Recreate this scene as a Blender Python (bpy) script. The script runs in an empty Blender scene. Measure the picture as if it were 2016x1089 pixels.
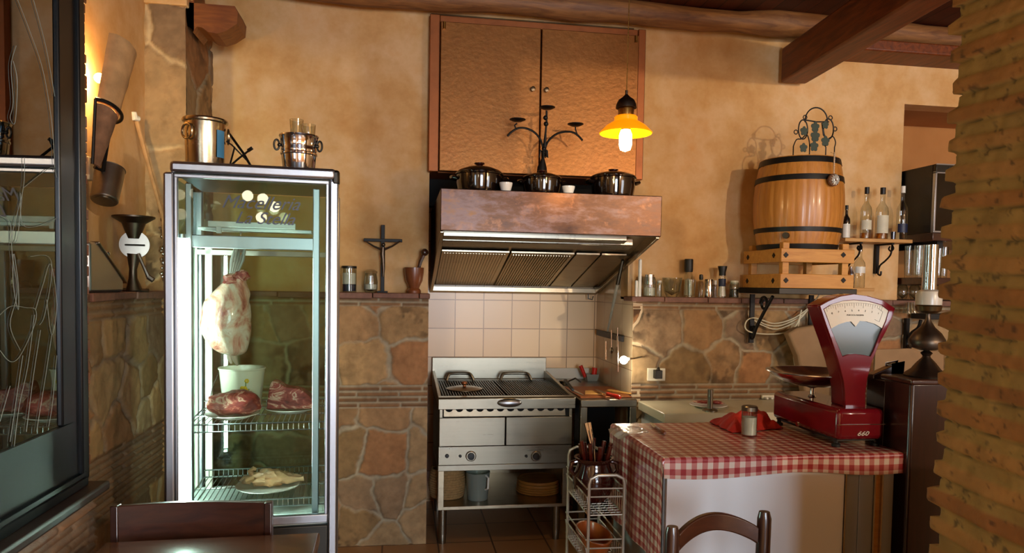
import bpy, bmesh, math, random
import numpy as np
from mathutils import Vector, Matrix, noise as mnoise
from mathutils.geometry import tessellate_polygon
random.seed(7); rng = np.random.default_rng(5)
sc = bpy.context.scene
COL = sc.collection
PI = math.pi
# ------------------------------------------------------------------ camera
F = 1400.0; EYE = 1.52
YAW, PITCH, ROLL = math.radians(-8.85), math.radians(-2.5), 0.0165
CY = 562 + F*math.tan(-PITCH)
RM = Matrix.Rotation(YAW, 3, 'Z') @ Matrix.Rotation(math.radians(90)+PITCH, 3, 'X') @ Matrix.Rotation(ROLL, 3, 'Z')
cd = bpy.data.cameras.new('camera'); cam = bpy.data.objects.new('camera', cd); COL.objects.link(cam)
cd.sensor_width = 36; cd.lens = F/2016*36; cd.shift_y = (CY-544.5)/2016; cd.clip_start = 0.02
cam.matrix_world = Matrix.Translation((0, 0, EYE)) @ RM.to_4x4()
sc.camera = cam
# surveying the photograph: a sight line through a pixel met with a plane of known depth, side or height
def _ray(px, py): return RM @ Vector(((px-1008)/F, -(py-CY)/F, -1.0))
def P(px, py, Y): d = _ray(px, py); t = Y/d.y; return Vector((d.x*t, Y, EYE+d.z*t))
def PX(px, py, X): d = _ray(px, py); t = X/d.x; return Vector((X, d.y*t, EYE+d.z*t))
def PZ(px, py, Z): d = _ray(px, py); t = (Z-EYE)/d.z; return Vector((d.x*t, d.y*t, Z))
def xr(px0, px1, Y, py=560):
    """centre X and radius of an upright round thing seen from px0 to px1"""
    a = P(px0, py, Y).x; b = P(px1, py, Y).x; c = (a+b)/2
    return c, abs(b-a)/2*math.cos(math.atan(c/Y))
def zz(px, py, Y): return P(px, py, Y).z

# ------------------------------------------------------------------ mesh builder
class B:
    def __init__(s, off=(0, 0, 0)): s.v = []; s.f = []; s.off = Vector(off)
    def add(s, vs, fs):
        n = len(s.v); s.v += [tuple(Vector(v)-s.off) for v in vs]; s.f += [tuple(i+n for i in f) for f in fs]; return s
    def bx(s, x0, x1, y0, y1, z0, z1, rot=None, piv=None):
        vs = [Vector((x, y, z)) for z in (z0, z1) for y in (y0, y1) for x in (x0, x1)]
        if rot is not None:
            c = Vector(piv) if piv is not None else Vector(((x0+x1)/2, (y0+y1)/2, (z0+z1)/2))
            vs = [c + rot @ (v-c) for v in vs]
        return s.add(vs, [(0, 2, 3, 1), (4, 5, 7, 6), (0, 1, 5, 4), (2, 6, 7, 3), (0, 4, 6, 2), (1, 3, 7, 5)])
    def lathe(s, prof, c=(0, 0), n=28, M=None, wob=None, a0=0, a1=2*PI):
        full = abs(a1-a0-2*PI) < 1e-6; m = n if full else n+1
        vs = []; fs = []
        for r, z in prof:
            for i in range(m):
                a = a0+(a1-a0)*i/n; rr = r*(1+(wob(a, z) if wob else 0))
                vs.append(Vector((c[0]+rr*math.cos(a), c[1]+rr*math.sin(a), z)))
        if M is not None: vs = [M @ v for v in vs]
        for j in range(len(prof)-1):
            for i in range(n):
                k = (i+1) % m
                fs.append((j*m+i, j*m+k, (j+1)*m+k, (j+1)*m+i))
        if full:
            if prof[0][0] > 1e-5: fs.append(tuple(range(m-1, -1, -1)))
            if prof[-1][0] > 1e-5: fs.append(tuple((len(prof)-1)*m+i for i in range(m)))
        return s.add(vs, fs)
    def tube(s, pts, r, n=8, cap=True, closed=False):
        pts = [Vector(p) for p in pts]; N = len(pts)
        rs = r if hasattr(r, '__len__') else [r]*N
        tang = []
        for i in range(N):
            if closed: t = pts[(i+1) % N]-pts[i-1]
            else: t = pts[min(i+1, N-1)]-pts[max(i-1, 0)]
            if t.length < 1e-9: t = Vector((0, 0, 1))
            tang.append(t.normalized())
        u = tang[0].orthogonal().normalized(); vs = []; fs = []
        for i in range(N):
            t = tang[i]; u = (u - t*u.dot(t))
            u = u.normalized() if u.length > 1e-6 else t.orthogonal().normalized()
            w = t.cross(u)
            for k in range(n):
                a = 2*PI*k/n; vs.append(pts[i]+(u*math.cos(a)+w*math.sin(a))*rs[i])
        for i in range(N if closed else N-1):
            j = (i+1) % N
            for k in range(n):
                l = (k+1) % n; fs.append((i*n+k, i*n+l, j*n+l, j*n+k))
        if cap and not closed:
            fs.append(tuple(range(n-1, -1, -1))); fs.append(tuple((N-1)*n+k for k in range(n)))
        return s.add(vs, fs)
    def cyl(s, p0, p1, r0, r1=None, n=16): return s.tube([p0, p1], [r0, r0 if r1 is None else r1], n)
    def prism(s, poly, a, b, axis='y'):
        """polygon (list of 2d) drawn in the plane across `axis`, extruded from a to b"""
        def mk(p, q):
            return {'y': (p[0], q, p[1]), 'x': (q, p[0], p[1]), 'z': (p[0], p[1], q)}[axis]
        n = len(poly); vs = [mk(p, a) for p in poly]+[mk(p, b) for p in poly]
        fs = [tuple(range(n)), tuple(range(2*n-1, n-1, -1))]+[(i, n+i, n+(i+1) % n, (i+1) % n) for i in range(n)]
        return s.add(vs, fs)
    def ball(s, c, r, n=16, m=10, sc3=(1, 1, 1), dis=None, M=None):
        vs = []; fs = []
        for j in range(m+1):
            t = PI*j/m
            for i in range(n):
                a = 2*PI*i/n; d = Vector((math.sin(t)*math.cos(a), math.sin(t)*math.sin(a), -math.cos(t)))
                k = 1+(dis(d) if dis else 0); v = Vector((d.x*sc3[0], d.y*sc3[1], d.z*sc3[2]))*r*k
                if M is not None: v = M @ v
                vs.append(Vector(c)+v)
        for j in range(m):
            for i in range(n):
                k = (i+1) % n; fs.append((j*n+i, j*n+k, (j+1)*n+k, (j+1)*n+i))
        return s.add(vs, fs)
    def grid(s, fn, nu, nv):
        vs = [fn(i/nu, j/nv) for j in range(nv+1) for i in range(nu+1)]
        fs = [(j*(nu+1)+i, j*(nu+1)+i+1, (j+1)*(nu+1)+i+1, (j+1)*(nu+1)+i) for j in range(nv) for i in range(nu)]
        return s.add(vs, fs)

def link(o, parent=None, loc=None):
    COL.objects.link(o)
    if parent is not None: o.parent = parent
    if loc is not None: o.location = loc
    return o
def make(name, b, m, parent=None, loc=None, bev=0, sharp=35, thick=0, sub=0, rot=None, weld=True):
    me = bpy.data.meshes.new(name); me.from_pydata(b.v, [], b.f)
    bm = bmesh.new(); bm.from_mesh(me)
    if weld: bmesh.ops.remove_doubles(bm, verts=bm.verts, dist=1e-5)
    bmesh.ops.recalc_face_normals(bm, faces=bm.faces); bm.to_mesh(me); bm.free()
    me.materials.append(m if not isinstance(m, str) else M[m])
    me.shade_smooth(); me.set_sharp_from_angle(angle=math.radians(sharp))
    o = bpy.data.objects.new(name, me); link(o, parent, loc)
    if rot: o.rotation_euler = rot
    if thick:
        q = o.modifiers.new('solid', 'SOLIDIFY'); q.thickness = thick; q.offset = 0
    if sub:
        q = o.modifiers.new('sub', 'SUBSURF'); q.levels = q.render_levels = sub
    if bev:
        q = o.modifiers.new('bevel', 'BEVEL'); q.width = bev; q.segments = 2; q.limit_method = 'ANGLE'; q.angle_limit = math.radians(40)
    return o
def props(o, label, cat, group=None, kind=None):
    if label: o['label'] = label
    if cat: o['category'] = cat
    if group: o['group'] = group
    if kind: o['kind'] = kind
    return o
def thing(name, label, cat, loc=(0, 0, 0), rotz=0, group=None):
    o = bpy.data.objects.new(name, None); o.empty_display_size = 0.05
    link(o, None, loc); o.rotation_euler = (0, 0, rotz); return props(o, label, cat, group)
def solo(name, label, cat, b, m, loc=(0, 0, 0), group=None, **k):
    return props(make(name, b, m, None, loc, **k), label, cat, group)
def st(name, b, m, parent=None, **k):
    o = make(name, b, m, parent, **k); o['kind'] = 'structure'; return o
def dup(root, loc, rotz=None, label=None, group=None):
    r = root.copy(); COL.objects.link(r); r.location = loc
    if rotz is not None: r.rotation_euler = (0, 0, rotz)
    if label: r['label'] = label
    if group: r['group'] = group
    for ch in list(root.children):
        c = ch.copy(); COL.objects.link(c); c.parent = r
        for g in ch.children:
            d = g.copy(); COL.objects.link(d); d.parent = c
    return r

# ------------------------------------------------------------------ materials
M = {}
def lin(c):
    if isinstance(c, str): c = tuple(int(c[i:i+2], 16)/255 for i in (0, 2, 4))
    return tuple((x/12.92 if x <= .04045 else ((x+.055)/1.055)**2.4) for x in c[:3])+(1,)
class N:
    def __init__(s, name):
        s.m = bpy.data.materials.new(name); s.m.use_nodes = True; s.t = s.m.node_tree
        s.p = s.t.nodes['Principled BSDF']; s.out = s.t.nodes['Material Output']; M[name] = s.m
    def n(s, k, **a):
        x = s.t.nodes.new(k)
        for q, v in a.items(): setattr(x, q, v)
        return x
    def l(s, a, b): s.t.links.new(a, b)
    def set(s, **k):
        for q, v in k.items():
            q = {'metal': 'Metallic', 'rough': 'Roughness', 'color': 'Base Color', 'spec': 'Specular IOR Level', 'coat': 'Coat Weight', 'coatr': 'Coat Roughness', 'aniso': 'Anisotropic', 'trans': 'Transmission Weight', 'sss': 'Subsurface Weight', 'alpha': 'Alpha'}[q]
            s.p.inputs[q].default_value = lin(v) if isinstance(v, str) else v
        return s
    def coord(s, scale=(1, 1, 1), kind='Object'):
        c = s.n('ShaderNodeTexCoord'); m = s.n('ShaderNodeMapping'); m.inputs['Scale'].default_value = scale
        s.l(c.outputs[kind], m.inputs['Vector']); return m.outputs['Vector']
    def noise(s, scale, detail=4, rough=.55, vec=None, dist=0):
        x = s.n('ShaderNodeTexNoise'); x.inputs['Scale'].default_value = scale; x.inputs['Detail'].default_value = detail
        x.inputs['Roughness'].default_value = rough; x.inputs['Distortion'].default_value = dist
        s.l(vec if vec else s.coord(), x.inputs['Vector']); return x.outputs['Fac']
    def ramp(s, fac, stops):
        r = s.n('ShaderNodeValToRGB'); e = r.color_ramp.elements
        while len(e) < len(stops): e.new(.5)
        for i, (p, c) in enumerate(stops):
            e[i].position = p; e[i].color = lin(c) if isinstance(c, str) else ((c, c, c, 1) if not hasattr(c, '__len__') else c)
        s.l(fac, r.inputs['Fac']); return r.outputs['Color']
    def mix(s, fac, a, b, blend='MIX'):
        x = s.n('ShaderNodeMix', data_type='RGBA', blend_type=blend)
        for i, v in ((0, fac), (6, a), (7, b)):
            if isinstance(v, (int, float)): x.inputs[i].default_value = v
            elif isinstance(v, str): x.inputs[i].default_value = lin(v)
            elif isinstance(v, tuple): x.inputs[i].default_value = v
            else: s.l(v, x.inputs[i])
        return x.outputs[2]
    def math(s, op, a, b=0.0, c=0.0):
        x = s.n('ShaderNodeMath', operation=op)
        for i, v in enumerate((a, b, c)):
            if isinstance(v, (int, float)): x.inputs[i].default_value = v
            else: s.l(v, x.inputs[i])
        return x.outputs[0]
    def base(s, c): s.l(c, s.p.inputs['Base Color']); return s
    def rough(s, c): s.l(c, s.p.inputs['Roughness']); return s
    def bump(s, h, strength=.3, dist=.01):
        x = s.n('ShaderNodeBump'); x.inputs['Strength'].default_value = strength; x.inputs['Distance'].default_value = dist
        s.l(h, x.inputs['Height']); s.l(x.outputs['Normal'], s.p.inputs['Normal']); return s
def plain(name, color, rough=.5, metal=0, var=.12, scale=14, bumpv=0, **k):
    n = N(name); n.set(rough=rough, metal=metal, **k)
    f = n.noise(scale, 4)
    d = lin(color); lo = tuple(x*(1-var) for x in d[:3])+(1,); hi = tuple(min(1, x*(1+var)) for x in d[:3])+(1,)
    n.base(n.ramp(f, [(.3, lo), (.7, hi)]))
    if bumpv: n.bump(n.noise(scale*3, 5), bumpv, .004)
    return n
def metal(name, color, rough=.3, var=.06, brush=None, stain=0, stainc='3a2a18'):
    n = N(name); n.set(metal=1.0)
    d = lin(color)
    v = n.coord(brush) if brush else n.coord((6, 6, 6))
    f = n.noise(1 if brush else 3, 5, .7, v)
    c = n.ramp(f, [(.3, tuple(x*(1-var) for x in d[:3])+(1,)), (.7, tuple(min(1, x*(1+var)) for x in d[:3])+(1,))])
    if stain:
        g = n.ramp(n.noise(5, 6, .7), [(.5, 0.0), (.75, 1.0)]); c = n.mix(n.math('MULTIPLY', g, stain), c, stainc)
    n.base(c); n.rough(n.math('MULTIPLY_ADD', f, .18, rough-.09))
    return n
def wood(name, dark, light, rough=.45, scale=(2, 18, 18), rings=3, bumpv=.15, coat=0):
    n = N(name); n.set(rough=rough, coat=coat, coatr=.15)
    v = n.coord(scale); f = n.noise(rings, 6, .6, v, .8); g = n.noise(26, 3, .6, n.coord(tuple(x*.6 for x in scale)))
    c = n.ramp(f, [(.25, dark), (.75, light)]); n.base(n.mix(n.math('MULTIPLY', g, .35), c, dark)); n.bump(f, bumpv, .003)
    return n
def thin(name, tint='ffffff', gloss=.04, rough=.02, power=.5, body=0.0, bodyc='ffffff'):
    """thin-walled glass or clear plastic: see-through straight on, mirror-like at a glance"""
    n = N(name); t = n.n('ShaderNodeBsdfTransparent'); t.inputs['Color'].default_value = lin(tint)
    g = n.n('ShaderNodeBsdfGlossy'); g.inputs['Roughness'].default_value = rough
    w = n.n('ShaderNodeLayerWeight'); w.inputs['Blend'].default_value = power
    fac = n.math('MULTIPLY_ADD', n.math('POWER', w.outputs['Facing'], 3.0), .75, gloss)
    m = n.n('ShaderNodeMixShader'); n.l(fac, m.inputs[0]); n.l(t.outputs[0], m.inputs[1]); n.l(g.outputs[0], m.inputs[2]); o = m
    if body:
        d = n.n('ShaderNodeBsdfPrincipled'); d.inputs['Base Color'].default_value = lin(bodyc); d.inputs['Roughness'].default_value = .35
        m2 = n.n('ShaderNodeMixShader'); m2.inputs[0].default_value = body; n.l(m.outputs[0], m2.inputs[1]); n.l(d.outputs[0], m2.inputs[2]); o = m2
    n.t.nodes.remove(n.p); n.l(o.outputs[0], n.out.inputs['Surface']); return n
def glow(name, color, strength):
    n = N(name); n.set(color=color); n.p.inputs['Emission Color'].default_value = lin(color); n.p.inputs['Emission Strength'].default_value = strength; return n

# plaster, sponged in ochre
n = N('plaster'); n.set(rough=.85)
a = n.noise(2.6, 6, .62); b_ = n.noise(9, 5, .6)
c = n.ramp(a, [(.3, 'be8b4f'), (.45, 'd0a369'), (.58, 'dab483'), (.72, 'd49f62')])
c = n.mix(n.math('MULTIPLY', n.ramp(b_, [(.45, 0.0), (.7, 1.0)]), .35), c, 'c08a48')
n.base(c); n.bump(b_, .12, .006)
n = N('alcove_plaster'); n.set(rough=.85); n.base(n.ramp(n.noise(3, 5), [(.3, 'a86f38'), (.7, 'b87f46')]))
# stonework: albedo per stone comes from the mesh, grain from noise
def stonework(name, attr, fine=60, rough=.8, spec=.3, pits='5c3d22', bumpd=.006):
    n = N(name); n.set(rough=rough, spec=spec)
    at = n.n('ShaderNodeAttribute'); at.attribute_name = attr
    f = n.noise(fine, 6, .7); g = n.noise(11, 5, .65)
    c = n.mix(n.math('MULTIPLY', n.ramp(g, [(.5, 0.0), (.72, 1.0)]), .35), at.outputs['Color'], pits)
    c = n.mix(n.math('MULTIPLY', n.ramp(f, [(.62, 0.0), (.8, 1.0)]), .5), c, pits)
    n.base(c); n.bump(n.mix(.5, f, g), .6, bumpd); return n
stonework('flagstone', 'tone'); stonework('flagstone_waxed', 'tone', rough=.42, spec=.6, pits='4a3424'); stonework('brickwork', 'tone', 90, bumpd=.004, pits='6b4519')
# cream wall tiles 20 cm
def tiles(name, c1, c2, grout, size, axis, gw=.02, rough=.2, off=(0, 0), bumpv=.4):
    n = N(name); n.set(rough=rough)
    sx = n.n('ShaderNodeSeparateXYZ'); n.l(n.coord(), sx.inputs[0])
    def edge(o, of):
        k = n.math('FRACT', n.math('MULTIPLY_ADD', o, 1/size, of)); k = n.math('ABSOLUTE', n.math('SUBTRACT', k, .5)); return n.math('GREATER_THAN', k, .5-gw)
    u = sx.outputs[axis[0]]; v = sx.outputs[axis[1]]
    e = n.math('MAXIMUM', edge(u, off[0]), edge(v, off[1]))
    cb = n.n('ShaderNodeCombineXYZ'); n.l(n.math('FLOOR', n.math('MULTIPLY_ADD', u, 1/size, off[0])), cb.inputs[0]); n.l(n.math('FLOOR', n.math('MULTIPLY_ADD', v, 1/size, off[1])), cb.inputs[1])
    w = n.n('ShaderNodeTexWhiteNoise'); n.l(cb.outputs[0], w.inputs['Vector'])
    k = n.mix(w.outputs['Value'], c1, c2); k = n.mix(n.math('MULTIPLY', n.noise(12, 5), .3), k, c2)
    n.base(n.mix(e, k, grout)); n.bump(n.math('SUBTRACT', 1.0, e), bumpv, .003); return n
tiles('wall_tile', 'ecc998', 'dfb886', '9a744c', .2, 'XZ', .014, .3, (.15, .93))
tiles('side_tile', 'd8c2a0', 'cbb08a', '9a7c5c', .2, 'YZ', .012, .16, (.25, .93))
tiles('floor_tile', 'b58a60', '9d744c', '5c4430', .32, 'XY', .015, .35, (.3, .1))
wood('dark_plank', '2a0f05', '5a2610', .5, (1, 1, 1)); n = None
# ceiling boards running away from the viewer
n = N('ceiling_board'); n.set(rough=.5)
sx = n.n('ShaderNodeSeparateXYZ'); n.l(n.coord(), sx.inputs[0]); bd = n.math('MULTIPLY', sx.outputs['X'], 1/.11)
w = n.n('ShaderNodeTexWhiteNoise', noise_dimensions='1D'); n.l(n.math('FLOOR', bd), w.inputs['W'])
c = n.mix(w.outputs['Value'], '4a1c0a', '6e2d12'); c = n.mix(n.noise(3, 6, .6, n.coord((18, 1.5, 18))), c, '2c0f05')
gp = n.math('LESS_THAN', n.math('FRACT', bd), .06); n.base(n.mix(gp, c, '120502')); n.bump(n.math('SUBTRACT', 1.0, gp), .5, .006)
wood('log_wood', '55301a', 'aa7642', .6, (1.6, 14, 14), 2.2, .5)
wood('beam_wood', '3e1806', '8a4214', .5, (16, 1.4, 16), 2.5, .3)
wood('corbel_wood', '5e2e10', '985c22', .5, (2, 12, 12), 2.5, .3)
wood('barrel_wood', 'a0611f', 'c98a3e', .4, (22, 22, 1.5), 2.5, .1, .25)
wood('crate_wood', 'b0722c', 'd69c4a', .5, (2, 14, 14), 2.5, .1)
wood('shelf_pine', 'a8783e', 'cf9f5e', .5, (2, 14, 14), 2.5, .1)
wood('walnut', '24110a', '4a2616', .3, (3, 14, 14), 2.5, .08, .4)
wood('walnut_up', '1c0c08', '381a10', .28, (14, 14, 2), 2.5, .08, .4)
wood('bowl_wood', '5c2e16', '8c4f28', .35, (12, 12, 3), 2, .1, .2)
wood('board_wood', 'a5702f', 'c9944a', .5, (3, 14, 14), 2, .1)
wood('sill_wood', '20120c', '3c2418', .45, (14, 2, 14), 2, .1)
n = metal('copper_door', '8c5828', .38, .1, stain=.3, stainc='7a4420'); n.set(metal=.7); n.bump(n.noise(40, 4), .3, .004)
# hood copper: brown patina, cool window reflection painted in as violet grey
n = N('copper_patina_sheen'); n.set(metal=.85)
f = n.noise(4.5, 7, .68, n.coord((1, 1, 2.5))); g = n.noise(16, 6, .7)
c = n.ramp(f, [(.3, '33241e'), (.45, '4a3122'), (.56, '5a4640'), (.68, '6c4a2c')]); n.base(n.mix(n.math('MULTIPLY', n.ramp(g, [(.55, 0.0), (.7, 1.0)]), .5), c, '7a5238'))
n.rough(n.math('MULTIPLY_ADD', f, .3, .18)); n.bump(g, .12, .003)
metal('steel', '8d8676', .3, .05, (2, 60, 60), .12); metal('steel_up', '8a8578', .3, .05, (60, 60, 2)); metal('steel_shine', 'c4beb4', .12, .03)
metal('steel_warm', '9e917a', .3, .06, (2, 60, 60), .3); metal('chrome', 'dde2ea', .08, .02); metal('aluminium', 'a9adb3', .34, .04, (30, 30, 1))
metal('gold_tin', 'bdb296', .25, .08, stain=.2); metal('tin', '8c8478', .38, .1, stain=.3); metal('brass', 'a87c3c', .28, .1, stain=.3); metal('pewter', '55483c', .4, .15, stain=.4)
metal('dark_steel', '3c3a36', .45, .1, stain=.3); metal('iron_lid', '6a5640', .35, .1, stain=.3)
plain('grate_iron', '241d17', .45, .6, .2, 30); plain('black_iron', '14110f', .5, .5, .2, 30); plain('black', '050505', .5); plain('shade_black', '020202', .9)  # the last black paints in the shade of gaps and openings
plain('hoop_iron', '242220', .42, .6, .2, 20); plain('frame_black', '0d1114', .3, .3); plain('rubber', '080808', .6); plain('soot', '0c0805', .8)
plain('glaze_black', '120a07', .08, 0, .3, 6, coat=.6); plain('glaze_brown', '35100a', .1, 0, .2, 8, coat=.6); plain('terracotta', 'a5501e', .25, 0, .2, 8, coat=.3)
plain('white_ceramic', 'e6e4dc', .15); plain('white_plastic', 'ddd9cc', .4); plain('marble', 'cfc8b6', .2, 0, .08, 5); plain('cream_enamel', 'dfe2cc', .2, 0, .03)
plain('cream_plastic', 'd8cdb0', .4); plain('worktop_white', 'c9bfa0', .3, 0, .08, 4); plain('red_enamel', '6e0e1a', .16, 0, .08, 5, coat=.5); plain('red_plastic', 'c22618', .25)
plain('red_cloth', 'a81e0c', .85, 0, .25, 20, .4); plain('leaf_green', '27352a', .5, .3); plain('grey_glass_panel', '5d6a6c', .12, 0, .05, 3); plain('dial_white', 'd8d6c8', .35, 0, .02)
plain('ink', '26241f', .6); plain('cork', '6e4a30', .9, 0, .3, 60, .5); plain('coppo', 'a98458', .85, 0, .25, 14, .5); plain('basket', '9c7a4a', .8, 0, .25, 80, .6)
plain('kraft', '8e6f4c', .8, 0, .1, 10); plain('cable_white', 'c9c0a2', .5); plain('panel_white', 'e6eaec', .3, 0, .02, 3); plain('panel_grey', '8e928f', .36, .3, .04, 3)
plain('food_white', 'e8e2d0', .7); plain('blue_label', '1c2440', .5); plain('paper_label', 'cfc9b0', .6); plain('amber_drink', 'b07018', .1); plain('bone', 'd8cdb4', .5); plain('white_enamel', 'd6d6ce', .25)
plain('silver_lining', 'd0d0c8', .3, .5); plain('knife_wood', '4a1208', .25, coat=.4); plain('lettering_ink', '2c3244', .5); plain('flower_yellow', 'd8b81c', .5); plain('stem_green', '5c7a3c', .6)
plain('skin_chicken', 'c49a72', .35, 0, .3, 18, .4, sss=.1); plain('candle_wax', 'e8e4d4', .35); plain('fluor_panel', 'd8e4e0', .3)
n = N('red_meat'); n.set(rough=.42, coat=.1)
f = n.noise(7, 5, .6, n.coord((1, 1, 2.2)), 2.2); n.base(n.ramp(f, [(.32, '5a1412'), (.46, '87302a'), (.52, 'a8554a'), (.57, 'dcb8a0'), (.63, '93382f')])); n.bump(f, .4, .006)
n = N('fat_meat'); n.set(rough=.25, coat=.5)
f = n.noise(6, 6, .6, n.coord((1.4, 1.4, 1)), 1.8); n.base(n.ramp(f, [(.33, '8e3a30'), (.42, 'c98c78'), (.5, 'e0c0a8'), (.62, 'eadfce'), (.72, 'b4584a')])); n.bump(n.noise(22, 5, .6, None, 1.5), .5, .008)
# gingham: two sets of translucent red stripes crossing, laid out along the cloth
n = N('gingham'); n.set(rough=.35, coat=.8, coatr=.2)
uv = n.n('ShaderNodeUVMap'); sx = n.n('ShaderNodeSeparateXYZ'); n.l(uv.outputs[0], sx.inputs[0])
s1 = n.math('GREATER_THAN', n.math('FRACT', n.math('MULTIPLY', sx.outputs[0], 1/.042)), .5); s2 = n.math('GREATER_THAN', n.math('FRACT', n.math('MULTIPLY', sx.outputs[1], 1/.042)), .5)
k = n.math('MULTIPLY', n.math('ADD', s1, s2), .5); c = n.ramp(k, [(.2, 'd3bfae'), (.5, 'b9736a'), (.8, '962a2c')]); n.base(c); n.bump(n.noise(9, 4, .6, None, 1), .25, .01)
# glasses
thin('pane_glass', 'e6efea', .025, .01, .35); thin('window_glass', '5a6a60', .30, .01, .4); thin('clear_glass', 'f0f3f0', .07, .03, .6); thin('side_glass', 'dceae4', .02, .02, .35)
thin('frosted_glass', 'd8d4c8', .06, .25, .5, .62, 'd6cab6'); thin('amber_glass', 'e0a850', .1, .03, .6, .2, 'b06c1c'); thin('clear_plastic', 'd4d8d2', .08, .15, .5, .3, 'c4c8bc'); thin('jug_plastic', 'b8c4bc', .07, .12, .5, .42, 'a9b2a6')
thin('film', 'ece8e0', .1, .08, .6, .3, 'dcd0c0')
glow('tube_light', 'e8fff4', 240); glow('bulb_glow', 'ffdf9a', 42); glow('lamp_white', 'fff2d8', 60); glow('chandelier_bulb', 'fff0d0', 30); glow('sconce_glow', 'ffc860', 22)
n = N('shade_amber'); n.set(color='f0a010', rough=.2); n.p.inputs['Emission Color'].default_value = lin('ff9c08'); n.p.inputs['Emission Strength'].default_value = .55
n.p.inputs['Transmission Weight'].default_value = .3
plain('etch_white', '7c867e', .5); plain('ledge_brick', '745040', .7, 0, .25, 25, .3); plain('blue_sticker', '4a86a8', .4); plain('lettering_glass', '2a3040', .4)
n = metal('copper_frame', '96552a', .45, .1, stain=.4, stainc='5a2c12'); n.set(metal=.6)
plain('trolley_wire', 'b9b2a2', .35, .4, .05); thin('lamp_glass', 'dfe6e2', .28, .04, .7); metal('brass_dark', '5c4a30', .35)
thin('blue_glass', '3c4c9c', .1, .05); thin('chrome_glass', 'd8d8d0', .35, .05, .6); plain('black_gloss', '040303', .06, coat=.5)
plain('cooler_black', '030303', .4)
metal('pan_steel', 'd2cec6', .2, .04)
plain('coppo_dark', '7c5a40', .85, 0, .3, 20, .5)
wood('table_wood', '3a1c0e', '6e3c1e', .22, (3, 14, 14), 2.5, .05, .3)
n = N('brick_core'); n.set(rough=.85); x = n.n('ShaderNodeTexBrick'); x.inputs['Scale'].default_value = 1.0
for q, v in (('Color1', lin('8f5824')), ('Color2', lin('97602a')), ('Mortar', lin('8e682f')), ('Mortar Size', .014), ('Brick Width', .24), ('Row Height', .073)): x.inputs[q].default_value = v
sx = n.n('ShaderNodeSeparateXYZ'); n.l(n.coord(), sx.inputs[0]); cb = n.n('ShaderNodeCombineXYZ'); n.l(n.math('ADD', sx.outputs[0], sx.outputs[1]), cb.inputs[0]); n.l(sx.outputs[2], cb.inputs[1]); n.l(cb.outputs[0], x.inputs['Vector'])
n.base(x.outputs['Color']); n.bump(x.outputs['Fac'], .6, -.01)
glow('led', 'e8f0ff', 2.0)

# ------------------------------------------------------------------ stonework meshes (numpy)
def vnoise(u, v, seed, freq):
    r = np.random.default_rng(seed); g = r.random((64, 64)); x = u*freq; y = v*freq
    xi = np.floor(x).astype(int); yi = np.floor(y).astype(int); fx = x-xi; fy = y-yi; fx = fx*fx*(3-2*fx); fy = fy*fy*(3-2*fy)
    q = lambda a, b: g[a % 64, b % 64]
    return (q(xi, yi)*(1-fx)+q(xi+1, yi)*fx)*(1-fy)+(q(xi, yi+1)*(1-fx)+q(xi+1, yi+1)*fx)*fy
def fbm(u, v, seed, freq): return (vnoise(u, v, seed, freq)+.5*vnoise(u, v, seed+1, freq*2.1)+.25*vnoise(u, v, seed+2, freq*4.3))/1.75
def numpy_mesh(name, co, nu, nv, col, mat):
    me = bpy.data.meshes.new(name); nV = nu*nv
    i, j = np.meshgrid(np.arange(nu-1), np.arange(nv-1)); a = (j*nu+i).ravel()
    q = np.stack([a, a+1, a+1+nu, a+nu], 1)
    me.vertices.add(nV); me.vertices.foreach_set('co', co.reshape(-1).astype(np.float32))
    me.loops.add(q.size); me.loops.foreach_set('vertex_index', q.ravel().astype(np.int32))
    me.polygons.add(len(q)); me.polygons.foreach_set('loop_start', np.arange(0, q.size, 4, dtype=np.int32)); me.polygons.foreach_set('loop_total', np.full(len(q), 4, dtype=np.int32))
    me.update(); me.validate()
    ca = me.color_attributes.new('tone', 'FLOAT_COLOR', 'POINT'); ca.data.foreach_set('color', np.concatenate([col, np.ones((nV, 1))], 1).ravel().astype(np.float32))
    me.materials.append(M[mat]); me.shade_smooth(); o = bpy.data.objects.new(name, me); COL.objects.link(o); o['kind'] = 'structure'; return o
def L3(h): return np.array(lin(h)[:3])
STONES = [L3(h) for h in ('a0835c', '9e7a52', '947858', 'aa875a', '8a7056', 'a3744a', 'a88a62', '8e7048')]
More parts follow.
